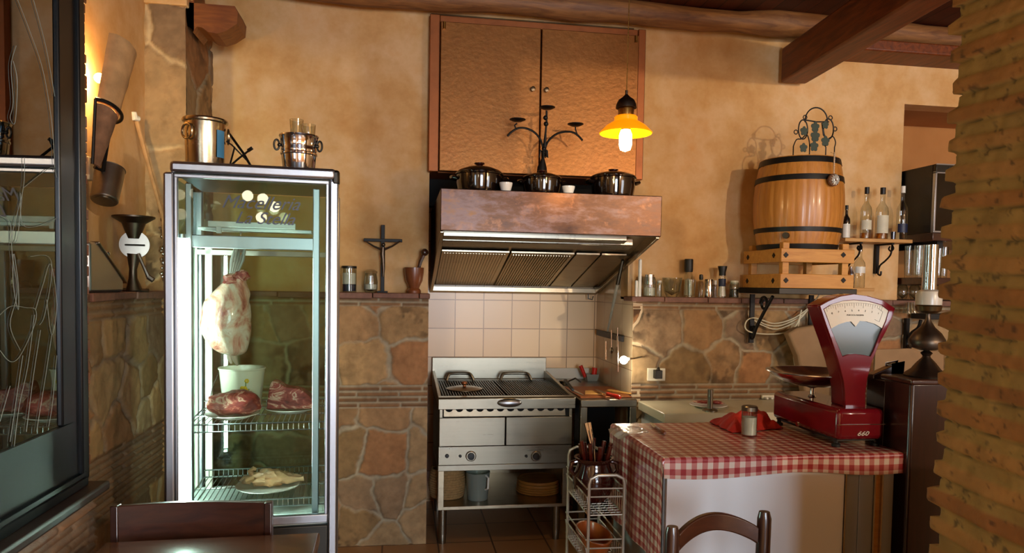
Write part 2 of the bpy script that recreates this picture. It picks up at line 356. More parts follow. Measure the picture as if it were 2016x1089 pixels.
def flag_wall(name, u0, u1, z0, z1, place, seed, bands, mat='flagstone', size=.27, res=.007, tint=1.0, mortar='a3957a', horiz=None):
    """bands: (z lo, z hi) courses of thin flat bricks between the crazy paving"""
    nu = int((u1-u0)/res)+2; nv = int((z1-z0)/res)+2
    U, Z = np.meshgrid(np.linspace(u0, u1, nu), np.linspace(z0, z1, nv)); u = U.ravel(); z = Z.ravel()
    r = np.random.default_rng(seed); seeds = []
    for i in range(int((u1-u0)/size)+3):
        for j in range(int((z1-z0)/size)+3):
            seeds.append((u0+(i-1+r.uniform(.1, .9)+.5*(j % 2))*size, z0+(j-1+r.uniform(.15, .85))*size*.86))
    seeds = np.array(seeds); w = .09
    uu = u+(fbm(u+9, z+9, seed+3, 5)-.5)*w*1.4+(fbm(u+9, z+9, seed+8, 22)-.5)*.02; zw = z+(fbm(u+9, z+9, seed+5, 5)-.5)*w*1.4+(fbm(u+9, z+9, seed+9, 22)-.5)*.02
    d = np.full((2, len(u)), 9e9); own = np.zeros(len(u), int); sec = np.zeros(len(u), int)
    for k, (a, b) in enumerate(seeds):
        q = np.hypot(uu-a, zw-b); c1 = q < d[0]; c2 = (~c1) & (q < d[1])
        sec = np.where(c1, own, np.where(c2, k, sec)); d[1] = np.where(c1, d[0], np.where(c2, q, d[1])); own = np.where(c1, k, own); d[0] = np.where(c1, q, d[0])
    sp = np.hypot(*(seeds[own]-seeds[sec]).T)+1e-6; edge = (d[1]**2-d[0]**2)/(2*sp)
    m = np.clip((edge-.005+.006*(fbm(u+6, z+6, seed+50, 30)-.5))/.011, 0, 1)
    m = np.clip(m+np.clip((fbm(u+2, z+4, seed+60, 4)-.52)*5, 0, 1)*.6, 0, 1)
    pal = np.array([STONES[r.integers(len(STONES))]*r.uniform(.82, 1.1) for _ in seeds]); col = pal[own]
    dark = np.clip((fbm(u+3, z+3, seed+20, 3)-.62)*7, 0, 1)*np.clip((fbm(u+3, z+3, seed+24, 22)-.42)*6, 0, 1)
    col = col*(1-.75*dark[:, None])
    hgt = m*(.004+.007*r.random(len(seeds))[own])+.012*fbm(u+5, z+5, seed+30, 12)*m+.006*fbm(u+5, z+5, seed+33, 40)
    for (b0, b1, h) in bands:
        inb = (z > b0) & (z < b1); row = np.floor((z-b0+.006*(fbm(u+2, z*0+seed, seed, 6)-.5))/h).astype(int); fz = ((z-b0)/h) % 1
        L = .24; fu = ((u+row*.11+.03*np.sin(row*7.))/L) % 1; bi = np.floor((u+row*.11+.03*np.sin(row*7.))/L).astype(int)
        mm = np.clip(np.minimum(np.minimum(fz, 1-fz)*h, np.minimum(fu, 1-fu)*L)/.006-.5, 0, 1)
        rr = np.abs(np.sin(bi*12.9898+row*78.233)*43758.5) % 1
        bc = np.array(L3('86603e'))[None]*(.7+.5*rr[:, None]); col = np.where(inb[:, None], bc, col); m = np.where(inb, mm, m); hgt = np.where(inb, mm*.014*(0.6+.6*rr)+.004*fbm(u, z+7, 3, 30), hgt)
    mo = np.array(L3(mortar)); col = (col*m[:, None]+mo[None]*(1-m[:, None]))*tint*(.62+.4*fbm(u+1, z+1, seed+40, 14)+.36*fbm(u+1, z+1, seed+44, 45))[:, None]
    return numpy_mesh(name, place(u, z, hgt), nu, nv, col, mat)
# ================================================================== THE ROOM
LW = -1.25; LS = -1.17        # left wall: plaster face, stone face
YW = 4.25; YS = 4.15; YN = 4.95   # back wall plaster, stone face, back of the hearth niche
CEIL = 3.215; LEDGE = 1.465
NX0, NX1 = 0.155, 1.385       # niche sides
AX = 3.23                     # where the alcove starts
st('floor', B().bx(LW-.1, 5, -4.2, 5.2, -.06, 0), 'floor_tile')
st('ceiling', B().bx(LW-.1, 5, -4.2, 5.3, CEIL, CEIL+.06), 'ceiling_board')
b = B()
b.bx(LW, NX0, YW, YW+.14, LEDGE-.02, CEIL); b.bx(NX1, AX, YW, YW+.14, LEDGE-.02, CEIL); b.bx(NX0, NX1, YW, YW+.14, 3.1, CEIL)
b.bx(AX, 5, YW, YW+.14, 2.744, CEIL)
st('wall_back', b, 'plaster')
b = B(); b.bx(AX, 5, 4.80, 4.9, LEDGE-.02, 2.80); b.bx(AX, 5, YW+.14, 4.8, 2.744, 2.80); b.bx(AX-.1, AX, YW+.14, 4.9, LEDGE-.02, 2.8)
st('wall_alcove', b, 'alcove_plaster')
back = lambda u, z, h: np.stack([u, YS-h, z], 1)
bands_b = [(.80, .93, .032), (1.385, 1.44, .028)]
flag_wall('wall_back_left', LW, NX0, 0, 1.44, back, 11, bands_b)
flag_wall('wall_back_right', NX1, 4.6, 0, 1.44, back, 23, [(.80, .93, .032), (1.385, 1.44, .028)], tint=.95)
left = lambda u, z, h: np.stack([LS+h, u, z], 1)
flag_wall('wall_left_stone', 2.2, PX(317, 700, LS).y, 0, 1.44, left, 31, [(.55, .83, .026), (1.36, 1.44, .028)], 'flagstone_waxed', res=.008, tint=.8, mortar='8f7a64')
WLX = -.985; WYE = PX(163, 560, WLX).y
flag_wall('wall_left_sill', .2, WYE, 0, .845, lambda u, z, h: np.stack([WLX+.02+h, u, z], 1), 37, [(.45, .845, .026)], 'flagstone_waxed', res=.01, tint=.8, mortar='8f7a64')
st('wall_left_lower', B().bx(LW-.02, LS-.006, 2.2, 4.2, 0, 1.435), 'plaster')
b = B(); b.bx(NX0-.1, NX0, YS+.012, YN+.1, 0, 1.43); b.bx(NX0-.1, NX0, YW+.14, YN+.1, 1.43, 3.2); st('wall_niche_left', b, 'alcove_plaster')
b = B(); b.bx(NX0, NX1, YN, YN+.1, 0, 3.2); st('wall_niche_back', b, 'wall_tile')
b = B(); b.bx(NX1, NX1+.06, YS-.01, YN+.1, 0, 1.46); b.bx(NX1, NX1+.06, YW+.14, YN+.1, 1.46, 3.2); st('wall_niche_right', b, 'side_tile')
# left wall: window bay standing forward of the plaster wall
WY1 = WYE; WY0 = .35; WZ0, WZ1 = .87, 2.85
b = B(); b.bx(LW-.12, LW, WY1-.02, YW+.14, LEDGE-.02, CEIL); b.bx(LW-.12, WLX, -4.2, WY0, 0, CEIL); b.bx(LW-.12, WLX, WY0, WY1-.02, WZ1, CEIL); b.bx(LW-.12, WLX+.01, WY0, WY1-.02, 0, WZ0-.03)
st('wall_left', b, 'plaster')
# jagged brick edge of the bay
b = B(); z = 0
while z < CEIL-.02:
    h = random.uniform(.028, .045); d = random.uniform(0, .008); z2 = min(z+h-.003, CEIL-.01)
    if not (WZ0-.05 < z2 and z < WZ0+.01): b.bx(WLX-.24, WLX+.010+d*.5, WY1-.014-d, WY1+.008+d, z, z2)
    z += h
st('trim_1', b, 'bowl_wood', bev=.003)
st('wall_rear', B().bx(LW-.1, 5, -4.3, -4.2, 0, CEIL), 'plaster'); st('wall_right', B().bx(5, 5.1, -4.2, 5, 0, CEIL), 'plaster')
# ledges of flat bricks
def ledge(name, axis, u0, u1, f0, f1, z0, z1):
    b = B(); u = u0
    while u < u1-.01:
        l = min(random.uniform(.2, .3), u1-u); j = random.uniform(-.006, .006); t = random.uniform(-.003, .003)
        if axis == 'x': b.bx(u, u+l-.004, f0+j, f1, z0+t, z1)
        else: b.bx(f0, f1+j, u, u+l-.004, z0+t, z1)
        u += l
    return st(name, b, 'ledge_brick', bev=.005)
ledge('trim_2', 'x', LW+.1, NX0+.01, 4.10, YW+.02, LEDGE-.032, LEDGE); ledge('trim_3', 'x', NX1-.02, 4.4, 4.10, YW+.02, LEDGE-.032, LEDGE); ledge('trim_4', 'y', 2.6, 4.1, LW-.01, LS+.03, LEDGE-.032, LEDGE)
ledge('trim_5', 'x', AX, 4.6, YW+.02, 4.8, LEDGE-.032, LEDGE)
# window sill, frame, pane with its etched drawing
sq = PX(217, 860, WLX+.06); st('trim_6', B().bx(WLX-.25, WLX+.06, WY0, sq.y, WZ0-.03, WZ0), 'sill_wood', bev=.008)
w = bpy.data.objects.new('window_1', None); link(w); w['kind'] = 'structure'
WX = WLX+.012; gy1 = PX(112, 560, WX).y
b = B()
def fr(b, y0, y1, z0, z1, t, x0, x1, tb=None):
    b.bx(x0, x1, y0, y1, z0, z0+(tb or t)); b.bx(x0, x1, y0, y1, z1-t, z1); b.bx(x0, x1, y0, y0+t, z0+(tb or t), z1-t); b.bx(x0, x1, y1-t, y1, z0+(tb or t), z1-t)
fr(b, WY0, WY1-.012, WZ0, WZ1, .045, WLX-.05, WX+.005, .03); make('window_frame', b, 'frame_black', w, bev=.004)
gzb = PX(112, 842, WX).z
b = B(); fr(b, WY0+.047, WY1-.06, WZ0+.035, WZ1-.047, WY1-.06-gy1, WLX-.04, WX+.012, max(.015, gzb-WZ0-.035)); fr(b, WY0+.06, WY1-.073, WZ0+.04, WZ1-.06, .018, WLX-.04, WX+.022, .012); make('sash', b, 'frame_black', w, bev=.005)
pane = make('window_pane', B().bx(WX-.003, WX+.003, WY0+.1, gy1+.01, WZ0+.045, WZ1-.1), 'window_glass', w)
b = B(); r2 = random.Random(3)
def etch(pts): b.tube([PX(x, y, WX+.006) for x, y in pts], .0007, 4)
def smooth(pts, k=6):
    out = []
    n_ = len(pts)
    for i in range(n_-1):
        p0 = pts[max(i-1, 0)]; p1 = pts[i]; p2 = pts[i+1]; p3 = pts[min(i+2, n_-1)]
        for j in range(k):
            t = j/k; out.append(tuple(.5*((2*p1[q])+(-p0[q]+p2[q])*t+(2*p0[q]-5*p1[q]+4*p2[q]-p3[q])*t*t+(-p0[q]+3*p1[q]-3*p2[q]+p3[q])*t**3) for q in range(len(p1))))
    return out+[tuple(pts[-1])]
E_ = [[(35, 0), (62, 70), (85, 140), (102, 240), (108, 330)], [(66, 0), (90, 90), (108, 190)], [(0, 425), (20, 440), (24, 500), (34, 575), (20, 640), (40, 690)], [(40, 380), (44, 440), (70, 446), (112, 430)], [(48, 310), (46, 370), (24, 462), (34, 470), (44, 380)],
      [(0, 620), (22, 603), (52, 606), (70, 610), (68, 640), (40, 700), (20, 712), (0, 690)], [(70, 610), (85, 560), (100, 520), (112, 600), (102, 660), (92, 590)], [(60, 505), (95, 505), (102, 540), (88, 620), (78, 640)], [(45, 700), (20, 870)], [(68, 620), (55, 720), (38, 800), (28, 880)], [(80, 650), (66, 740), (52, 850)], [(102, 660), (90, 740), (72, 850)], [(112, 700), (104, 790), (96, 840)], [(20, 760), (0, 830)], [(32, 90), (22, 130), (26, 200), (20, 232), (30, 240), (34, 160), (26, 120)], [(46, 370), (100, 330), (112, 350)], [(28, 500), (36, 560), (36, 610), (26, 560), (26, 500)]]
for e in E_: etch(smooth(e, 5))
make('etched_lines', b, 'etch_white', w)
# black sheet added as the darkness behind the window pane
st('wall_dark_backing', B().bx(LW-.11, LW-.10, WY0, WY1-.02, 0, 3.3), 'shade_black')
# stone pilaster with cap in the back left corner
PLX = -1.075; PLY = 3.77
pil = flag_wall('wall_pilaster_front', LW, PLX+.016, LEDGE, 2.90, lambda u, z, h: np.stack([u, PLY-h, z], 1), 51, [], size=.42, res=.009, mortar='c0a67c')
flag_wall('wall_pilaster_side', PLY-.012, YW, LEDGE, 2.90, lambda u, z, h: np.stack([PLX+h, u, z], 1), 57, [], size=.4, res=.009, tint=.75)  # tint paints in the shaded side of the pilaster
b = B(); b.bx(LW, PLX+.001, PLY-.001, YW, LEDGE, 2.9); b.bx(LW, PLX+.045, PLY-.05, YW, 2.9, 2.975); b.bx(LW, PLX+.025, PLY-.03, YW, 2.86, 2.9); st('trim_7', b, 'plaster', bev=.006)
# beams
b = B(); pts = []; rr = []
for i in range(26):
    x = LW+i*(5-LW)/25; pts.append((x, 4.15+.010*math.sin(i*1.7), 3.152+.008*math.sin(i*.9))); rr.append(.070+.007*math.sin(i*2.3)+.006*math.sin(i*5.1))
b.tube(pts, rr, 14); st('trim_8', b, 'log_wood')
a = P(1538, 163, 4.2); c = P(1580, 168, 4.2); bw = c.x-a.x; rot = Matrix.Rotation(-.075, 3, 'Z')
b = B().bx(a.x, c.x+.02, -4.1, 4.2, a.z, a.z+.215, rot=rot, piv=(c.x, 4.2, a.z)); st('trim_9', b, 'beam_wood', bev=.012)
st('trim_10', B().bx(c.x+.03, 4.98, 4.02, YW+.1, 2.99, 3.06), 'beam_wood', bev=.01)
# carved corbel beam on the pilaster
cx = lambda px, py: (P(px, py, 3.80).x, P(px, py, 3.80).z)
prof = [cx(300, 2), (LW, P(300, 30, 3.8).z), (LW, 2.975), cx(378, 44), cx(382, 64), cx(392, 52), cx(402, 58), cx(412, 66), cx(430, 68), cx(448, 62), cx(468, 50), cx(470, 30), cx(464, 15)]
prof = [(LW+.001, cx(300, 2)[1]), (LW+.001, 2.977), (PLX+.047, 2.977), (PLX+.047, cx(378, 62)[1]), cx(382, 66), cx(390, 55), cx(400, 57), cx(412, 66), cx(430, 69), cx(448, 63), cx(468, 50), cx(470, 28), cx(464, 15)]
b = B(); L2 = [Vector((p[0], p[1], 0)) for p in prof]; tri = tessellate_polygon([L2]); n_ = len(prof)
b.add([(p[0], 3.78, p[1]) for p in prof]+[(p[0], 3.98, p[1]) for p in prof], [tuple(q) for q in tri]+[tuple(i+n_ for i in q[::-1]) for q in tri]+[(i, (i+1) % n_, n_+(i+1) % n_, n_+i) for i in range(n_)]); st('trim_11', b, 'corbel_wood', sharp=20)
# brick pillar at the right, courses of long thin bricks
def pillar():
    X0, Y1 = 1.382, 1.60; res = .0055; zb, zt = .0, 3.36
    # path: along the left face (towards the back), round the far corner, along the back face
    Ld = .36; Lb = .34; us = np.linspace(0, Ld+Lb, int((Ld+Lb)/res)); zs = np.linspace(zb, zt, int((zt-zb)/res)); U, Z = np.meshgrid(us, zs); u = U.ravel(); z = Z.ravel()
    r = np.random.default_rng(4); edges = [0]
    while edges[-1] < 3.6: edges.append(edges[-1]+r.uniform(.066, .080))
    edges = np.array(edges); wav = .010*np.sin(u*7+1)+.010*(fbm(u+2, z*.25+3, 5, 3)-.5)
    zc = z+wav; row = np.searchsorted(edges, zc)-1; row = np.clip(row, 0, len(edges)-2); lo = edges[row]; h = edges[row+1]-lo; t = (zc-lo)/h
    bk = .52+.12*(r.random(len(edges)))[row]; s = np.clip(np.minimum(t, bk-t)*h/.007, 0, 1); s = s*s*(3-2*s)
    prot = (.002+.004*r.random(len(edges))[row])*s+.007*fbm(u+4, z+4, 61, 26)+.014*fbm(u+4, z+4, 71, 7)+.003*fbm(u+4, z+4, 65, 70)
    gap = np.clip(1-np.abs(t-.985)*h/.0045, 0, 1)*np.clip(fbm(u+1, z+6, 88, 9)*2.4-.5, .1, 1)
    prot = prot-.010*gap
    ext = (.012+.026*r.random(len(edges))[row])*s+.022*(fbm(u*0+row*.37, z+1, 77, 8))   # how far each brick end runs past the corner
    ang = np.clip((u-Ld)/.03+.5, 0, 1)
    x = np.where(u < Ld, X0-prot, X0-prot+(u-Ld)); y = np.where(u < Ld, Y1-Ld+u, Y1)
    near = np.clip(1-(Ld-u)/.10, 0, 1); near = np.where(u < Ld, near**1.5, 1); y = y+ext*near
    x = np.where(u >= Ld, X0-prot*np.clip(1-(u-Ld)/.05, 0, 1)+(u-Ld), x)
    bc = np.array([L3(q) for q in ('8f5824', '97602a', '87501f', '99662e')])[r.integers(0, 4, len(edges))][row]
    mc = L3('8e682f')[None]; m = s[:, None]; col = bc*m+mc*(1-m); col = col*(.82+.36*fbm(u+8, z+8, 81, 16))[:, None]*(1-.6*gap[:, None])
    chip = np.clip((fbm(u+3, z+3, 91, 60)-.66)*10, 0, 1)[:, None]; col = col*(1-chip*.6)
    numpy_mesh('wall_pillar', np.stack([x, y, z], 1), len(us), len(zs), col, 'brickwork')
    st('wall_pillar_core', B().bx(X0+.012, X0+.36, Y1-.36, Y1-.012, 0, CEIL), 'brick_core')
pillar()
st('wall_light_baffle', B().bx(1.75, 2.9, 1.36, 1.46, 0, 1.2), 'plaster')  # unseen low wall added to keep the key lamp off the counter front

# ================================================================== LIGHT
def area(name, loc, to, sx, sy, e, color):
    l = bpy.data.lights.new(name, 'AREA'); l.shape = 'RECTANGLE'; l.size = sx; l.size_y = sy; l.energy = e; l.color = color
    o = bpy.data.objects.new(name, l); link(o); o.location = loc; o.rotation_euler = (Vector(to)-Vector(loc)).to_track_quat('-Z', 'Y').to_euler(); return o
def point(name, loc, e, r, color):
    l = bpy.data.lights.new(name, 'POINT'); l.energy = e; l.shadow_soft_size = r; l.color = color; o = bpy.data.objects.new(name, l); link(o); o.location = loc; return o
WARM = (1, .86, .64); DAY = (.72, .86, 1.0)
KEY = (3.6, -2.9, 2.8)
point('lamp_key', KEY, 440, .07, WARM)
area('window_daylight', (1.15, -4.0, 1.6), (1.0, 3, 1.0), 1.5, 1.7, 225, DAY)
area('cool_fill_side', (4.6, -1.2, 1.7), (1.2, 3.5, 1.3), 1.6, 1.3, 50, DAY)  # cool side fill added to lift the right end of the counter front
point('lamp_hearth', tuple(P(1228, 709, 4.06)-Vector((0, .03, 0))), 2.5, .02, (1, .88, .68))
wd = bpy.data.worlds.new('world'); sc.world = wd; wd.use_nodes = True; wd.node_tree.nodes['Background'].inputs[0].default_value = (.9, .75, .6, 1); wd.node_tree.nodes['Background'].inputs[1].default_value = .04
vs = sc.view_settings; vs.view_transform = 'Standard'; vs.look = 'None'; vs.gamma = 1; vs.exposure = 0.1; vs.use_curve_mapping = False
sc.cycles.use_denoising = True; sc.cycles.max_bounces = 8; sc.cycles.transparent_max_bounces = 24; sc.cycles.sample_clamp_indirect = 4; sc.cycles.caustics_reflective = False
# ceiling lamps of the dining room behind the viewer, seen mirrored in the refrigerator door
mz = -1.6; FROT = math.radians(4.5); fn = Vector((math.sin(FROT), -math.cos(FROT), 0)); fp = Vector((-.53, 2.70, 0))
def mirrored(px, py):
    d = _ray(px, py); e = Vector((0, 0, EYE)); k = (fp-e).dot(fn)/d.dot(fn); h = e+d*k; r = d-2*d.dot(fn)*fn; s_ = (mz-h.y)/r.y; return h+r*s_
bp = [mirrored(487, 385), mirrored(517, 391), mirrored(540, 407), mirrored(514, 428)]; cxm = sum(q.x for q in bp)/4
t = thing('chandelier', 'four bulb iron ceiling lamp hanging behind the viewer', 'ceiling lamp', (cxm, mz, CEIL))
b = B(off=t.location); b.tube([(cxm, mz, CEIL), (cxm, mz, bp[0].z+.2)], .01)
for q in bp: b.tube([(cxm, mz, bp[0].z+.22), ((q.x+cxm)/2, mz, q.z+.14), (q.x, mz, q.z+.05)], .007)
make('arms', b, 'black_iron', t)
for q in bp: make('bulb', B(off=t.location).ball(tuple(q), .05), 'chandelier_bulb', t)
# ================================================================== DISPLAY REFRIGERATOR
FX0, FX1, FY0, FY1 = -.835, -.232, 2.70, 3.27; FC = (FX0+FX1)/2
FT = P(500, 324, FY0).z; FB = .03
t = thing('display_fridge', 'tall glass door refrigerator in grey aluminium, lit inside, meat on wire shelves', 'refrigerator', (FC, (FY0+FY1)/2, 0)); O = t.location
b = B(off=O); cw = .036
for x0, x1 in ((FX0, FX0+cw), (FX1-cw, FX1)):
    for y0, y1 in ((FY0, FY0+.035), (FY1-.035, FY1)): b.bx(x0, x1, y0, y1, .06, FT-.04)
b.bx(FX0+.02, FX1-.02, FY1-.03, FY1, .06, .62); b.bx(FX0, FX1, FY0+.035, FY1-.035, .06, .60)
make('frame', b, 'aluminium', t, bev=.008)
make('top_cap', B(off=O).bx(FX0+.022, FX1-.012, FY0-.004, FY1, FT-.042, FT), 'aluminium', t, bev=.012)
b = B(off=O)
for x in (FX1-.016, ): b.bx(x-.012, x+.018, FY0-.002, FY0+.05, FT-.06, FT-.004)
make('corner_cap', b, 'dark_steel', t, bev=.010)
DZ0, DZ1 = .615, FT-.045; dx0, dx1 = FX0+cw, FX1-cw
b = B(off=O); b.bx(dx0, dx1, FY0-.002, FY0+.02, DZ0, DZ0+.032); b.bx(dx0, dx1, FY0-.001, FY0+.02, DZ1-.014, DZ1); b.bx(dx0, dx0+.012, FY0, FY0+.02, DZ0+.03, DZ1-.01); b.bx(dx1-.012, dx1, FY0, FY0+.02, DZ0+.03, DZ1-.01)
make('door_frame', b, 'aluminium', t, bev=.003)
door = make('door_glass', B(off=O).bx(dx0+.01, dx1-.01, FY0+.008, FY0+.013, DZ0+.03, DZ1-.012), 'pane_glass', t)
make('plinth', B(off=O).bx(dx0, dx1, FY0+.006, FY0+.03, .03, DZ0-.012), 'dark_steel', t, bev=.004)
def text_mesh(txt, size, mat, parent, name, M4, shear=0, depth=.0006):
    c = bpy.data.curves.new('lettering', 'FONT'); c.body = txt; c.size = size; c.align_x = 'CENTER'; c.shear = shear; c.extrude = depth
    o = bpy.data.objects.new('tmp', c); COL.objects.link(o); bpy.context.view_layer.update()
    me = bpy.data.meshes.new_from_object(o.evaluated_get(bpy.context.evaluated_depsgraph_get())); COL.objects.unlink(o); bpy.data.objects.remove(o)
    me.name = name; me.materials.clear(); me.materials.append(M[mat]); r = bpy.data.objects.new(name, me); link(r, parent); r.matrix_local = M4; return r
UP = Matrix.Rotation(PI/2, 4, 'X')
for s_, py, sz, px in (('Macelleria', 411, .066, 512), ('La Stella', 441, .062, 520)):
    q = P(px, py, FY0)-O; text_mesh(s_, sz, 'lettering_glass', door, 'lettering', Matrix.Translation((q.x, FY0-O.y+.0035, q.z)) @ UP, .45)
# inner frame just behind the door
ix0, ix1 = P(379, 600, 2.77).x, P(624, 600, 2.77).x
b = B(off=O)
b.bx(ix0-.012, ix0+.01, 2.755, 2.785, .63, FT-.07); b.bx(ix1-.012, ix1+.013, 2.755, 2.785, .63, FT-.07); zh0, zh1 = P(500, 491, 2.77).z, P(500, 466, 2.77).z; b.bx(ix0, ix1, 2.76, 2.78, zh0, zh1)
make('inner_frame', b, 'aluminium', t, bev=.003)
b = B(off=O)
for px in (404, 432): x = P(px, 600, 3.2).x; b.bx(x-.014, x+.014, 3.19, 3.215, .62, zh0+.02)
b.bx(P(404, 600, 3.2).x, FX1-.03, 3.19, 3.21, zh0-.01, zh0+.012); make('rear_frame', b, 'white_plastic', t, bev=.002)
b = B(off=O); zt0 = P(500, 455, 2.95).z; b.bx(ix0+.01, ix1-.02, 2.86, 3.2, zt0, zt0+.012, rot=Matrix.Rotation(.05, 3, 'X')); b.bx(ix0+.05, ix1-.08, 2.84, 2.86, zt0+.004, zt0+.026); b.bx(P(433, 455, 2.84).x, P(443, 455, 2.84).x, 2.83, 2.85, zt0-.02, zt0+.006)
make('drip_tray', b, 'fluor_panel', t, bev=.002)
make('side_glass', B(off=O).bx(FX0+.008, FX0+.012, FY0+.036, FY1-.036, .61, FT-.045), 'side_glass', t); make('side_glass', B(off=O).bx(FX1-.012, FX1-.008, FY0+.036, FY1-.036, .61, FT-.045), 'side_glass', t)
make('rear_glass', B(off=O).bx(FX0+.036, FX1-.036, FY1-.02, FY1-.016, .61, FT-.045), 'side_glass', t)
make('floor_pan', B(off=O).bx(FX0+.012, FX1-.012, FY0+.036, FY1-.036, .6, .625), 'fluor_panel', t)
lx = P(364, 600, 2.755).x
make('light_tube', B(off=O).cyl((lx, 2.745, .66), (lx, 2.745, P(364, 470, 2.75).z), .013), 'tube_light', t)
make('light_housing', B(off=O).bx(lx-.026, lx-.018, 2.735, 2.80, .63, P(364, 466, 2.75).z), 'fluor_panel', t)
make('lamp_cap', B(off=O).cyl((lx, 2.745, P(364, 470, 2.75).z), (lx, 2.745, P(364, 462, 2.75).z), .015), 'aluminium', t)
def wire_shelf(z):
    b = B(off=O); y0, y1 = 2.80, 3.17; x0, x1 = FX0+.05, FX1-.05
    for y in (y0, y1, (y0+y1)/2): b.tube([(x0, y, z), (x1, y, z)], .0035, 6)
    b.tube([(x0, y0, z-.028), (x1, y0, z-.028)], .003, 6)
    for x in (x0, x1): b.tube([(x, y0, z), (x, y1, z)], .0035, 6)
    for i in range(1, 26): x = x0+i*(x1-x0)/26; b.tube([(x, y0, z-.028), (x, y0, z+.003), (x, y1, z+.003), (x, y1, z+.03)], .0018, 5)
    b.tube([(x0, y1, z+.03), (x1, y1, z+.03)], .003, 6); make('wire_shelf', b, 'chrome_wire', t)
SH1, SH2 = P(500, 834, 2.80).z, P(500, 985, 2.80).z
metal('chrome_wire', 'c8cecc', .2, .03); wire_shelf(SH1); wire_shelf(SH2)
for y in (FY0+.05, FY1-.05):
    for x in (FX0+.06, FX1-.06): make('foot', B(off=O).cyl((x, y, 0), (x, y, .062), .02), 'rubber', t)

t.location.x -= .022; t.rotation_euler.z = FROT
def plate_prof(r, z): return [(0, z), (r*.6, z), (r*.66, z+.004), (r, z+.016), (r, z+.019), (r*.64, z+.008), (0, z+.005)]
SZ = SH1+.0055
for nm, lb, px0, px1, Y, zb in (('plate', 'white plate under the large red beef cut in the refrigerator', 402, 512, 2.90, SZ), ('plate', 'white plate under the pale veined steak on the right', 522, 626, 3.02, SZ), ('plate', 'oval white plate under the plucked chicken', 463, 592, 2.93, SH2+.0055)):
    x, r = xr(px0, px1, Y, 700); o = solo(nm, lb, 'plate', B().lathe(plate_prof(r, 0)), 'white_ceramic', (x, Y, zb), group='plates in the refrigerator')
def lump(seed, amp, fr): return lambda d: amp*mnoise.noise(Vector((d.x*fr+seed, d.y*fr, d.z*fr)))+.4*amp*mnoise.noise(Vector((d.x*fr*3+seed, d.y*fr*3, d.z*fr*3)))
x, r = xr(400, 512, 2.90, 700)
b = B()
def beef(d): return lump(3, .22, 1.6)(d)+(.12 if d.x > .3 else 0)*d.x
b.ball((0, 0, .044), r*.98, 40, 22, (1, .72, .46), beef); solo('beef_cut', 'large raw red beef cut on the left white plate', 'meat', b, 'red_meat', (x, 2.90, SZ+.014))
x, r = xr(528, 622, 3.02, 700)
prof = [(-r, .0), (-r*.98, .03), (-r*.85, .105), (-r*.6, .112), (-.2*r, .09), (.35*r, .082), (.8*r, .052), (r*.98, .02), (r*.9, 0)]
b = B().prism(smooth([(p[0], p[1]) for p in prof], 4), -.035, .035); solo('veal_steak', 'upright pale pink marbled steak standing on the right white plate', 'meat', b, 'red_meat', (x, 3.02, SZ+.016), bev=.01)
# chicken lying on its plate
x, r = xr(470, 590, 2.93, 700); b = B(); rt = Matrix.Rotation(.25, 3, 'Z')
b.ball((0, 0, .035), .052, 30, 18, (1.5, .85, .62), lump(9, .34, 2.6))
b.tube([(.05, -.01, .04), (.075, -.015, .03), (.12, -.01, .03), (.135, -.008, .032)], [.024, .018, .008, .011], 10); b.tube([(.05, .025, .035), (.08, .03, .03), (.12, .03, .028)], [.022, .016, .008], 10)
b.tube([(-.06, -.02, .04), (-.08, -.035, .035), (-.095, -.02, .028), (-.07, -.01, .02)], [.016, .011, .009, .006], 8); b.tube([(-.06, .0, .045), (-.075, .0, .065), (-.06, .0, .075), (-.05, 0, .07)], [.015, .010, .009, .006], 8); b.tube([(-.07, .02, .03), (-.1, .03, .03), (-.115, .02, .018)], [.014, .01, .006], 8)
solo('plucked_chicken', 'pale plucked chicken on the plate of the lower wire shelf', 'chicken', b, 'skin_chicken', (x, 2.93, SH2+.015))
# hanging shank in film
hy = 3.0; top = P(470, 541, hy); mid = P(445, 640, hy); bot = P(462, 716, hy)
t2 = thing('hanging_veal_shank', 'large joint of meat in clear film hanging from a hook', 'meat', (mid.x, hy, mid.z)); O2 = t2.location
def shank(a, z): return .10*mnoise.noise(Vector((math.cos(a)*1.2, math.sin(a)*1.2, z*16)))+.05*mnoise.noise(Vector((math.cos(a)*3, math.sin(a)*3, z*40)))
cpts = [(468, 546, 18), (462, 556, 21), (456, 572, 31), (447, 595, 41), (444, 625, 47), (446, 655, 45), (452, 680, 36), (458, 694, 24), (462, 700, 8)]
b = B(off=O2); vs = []; fs = []; n_ = 30; pp = smooth(cpts, 4)
for px, py, rp in pp:
    c = P(px, py, hy); rr_ = rp*hy/F*.98
    for i in range(n_): a = 2*PI*i/n_; k = 1+shank(a, c.z); vs.append((c.x+rr_*k*math.cos(a), hy+rr_*k*math.sin(a)*.8, c.z))
for j in range(len(pp)-1):
    for i in range(n_): fs.append((j*n_+i, j*n_+(i+1) % n_, (j+1)*n_+(i+1) % n_, (j+1)*n_+i))
fs.append(tuple(range(n_))); fs.append(tuple((len(pp)-1)*n_+i for i in range(n_-1, -1, -1))); b.add(vs, fs); make('shank', b, 'fat_meat', t2, sharp=80)
b = B(off=O2); q = P(476, 543, hy-.02); b.ball(tuple(q), .026, 16, 10, (1.1, .8, .8), lump(5, .4, 2.2)); b.ball(tuple(P(455, 553, hy-.02)), .03, 16, 10, (1, .8, .9), lump(8, .4, 2)); make('knuckle', b, 'red_meat', t2)
b = B(off=O2); b.tube([P(458, 690, hy), P(462, 706, hy), P(468, 720, hy)], [.016, .012, .004], 8); b.tube([P(450, 690, hy), P(452, 706, hy), P(456, 716, hy)], [.014, .01, .004], 8); make('film_tail', b, 'film', t2)
b = B(off=O2); vs = []
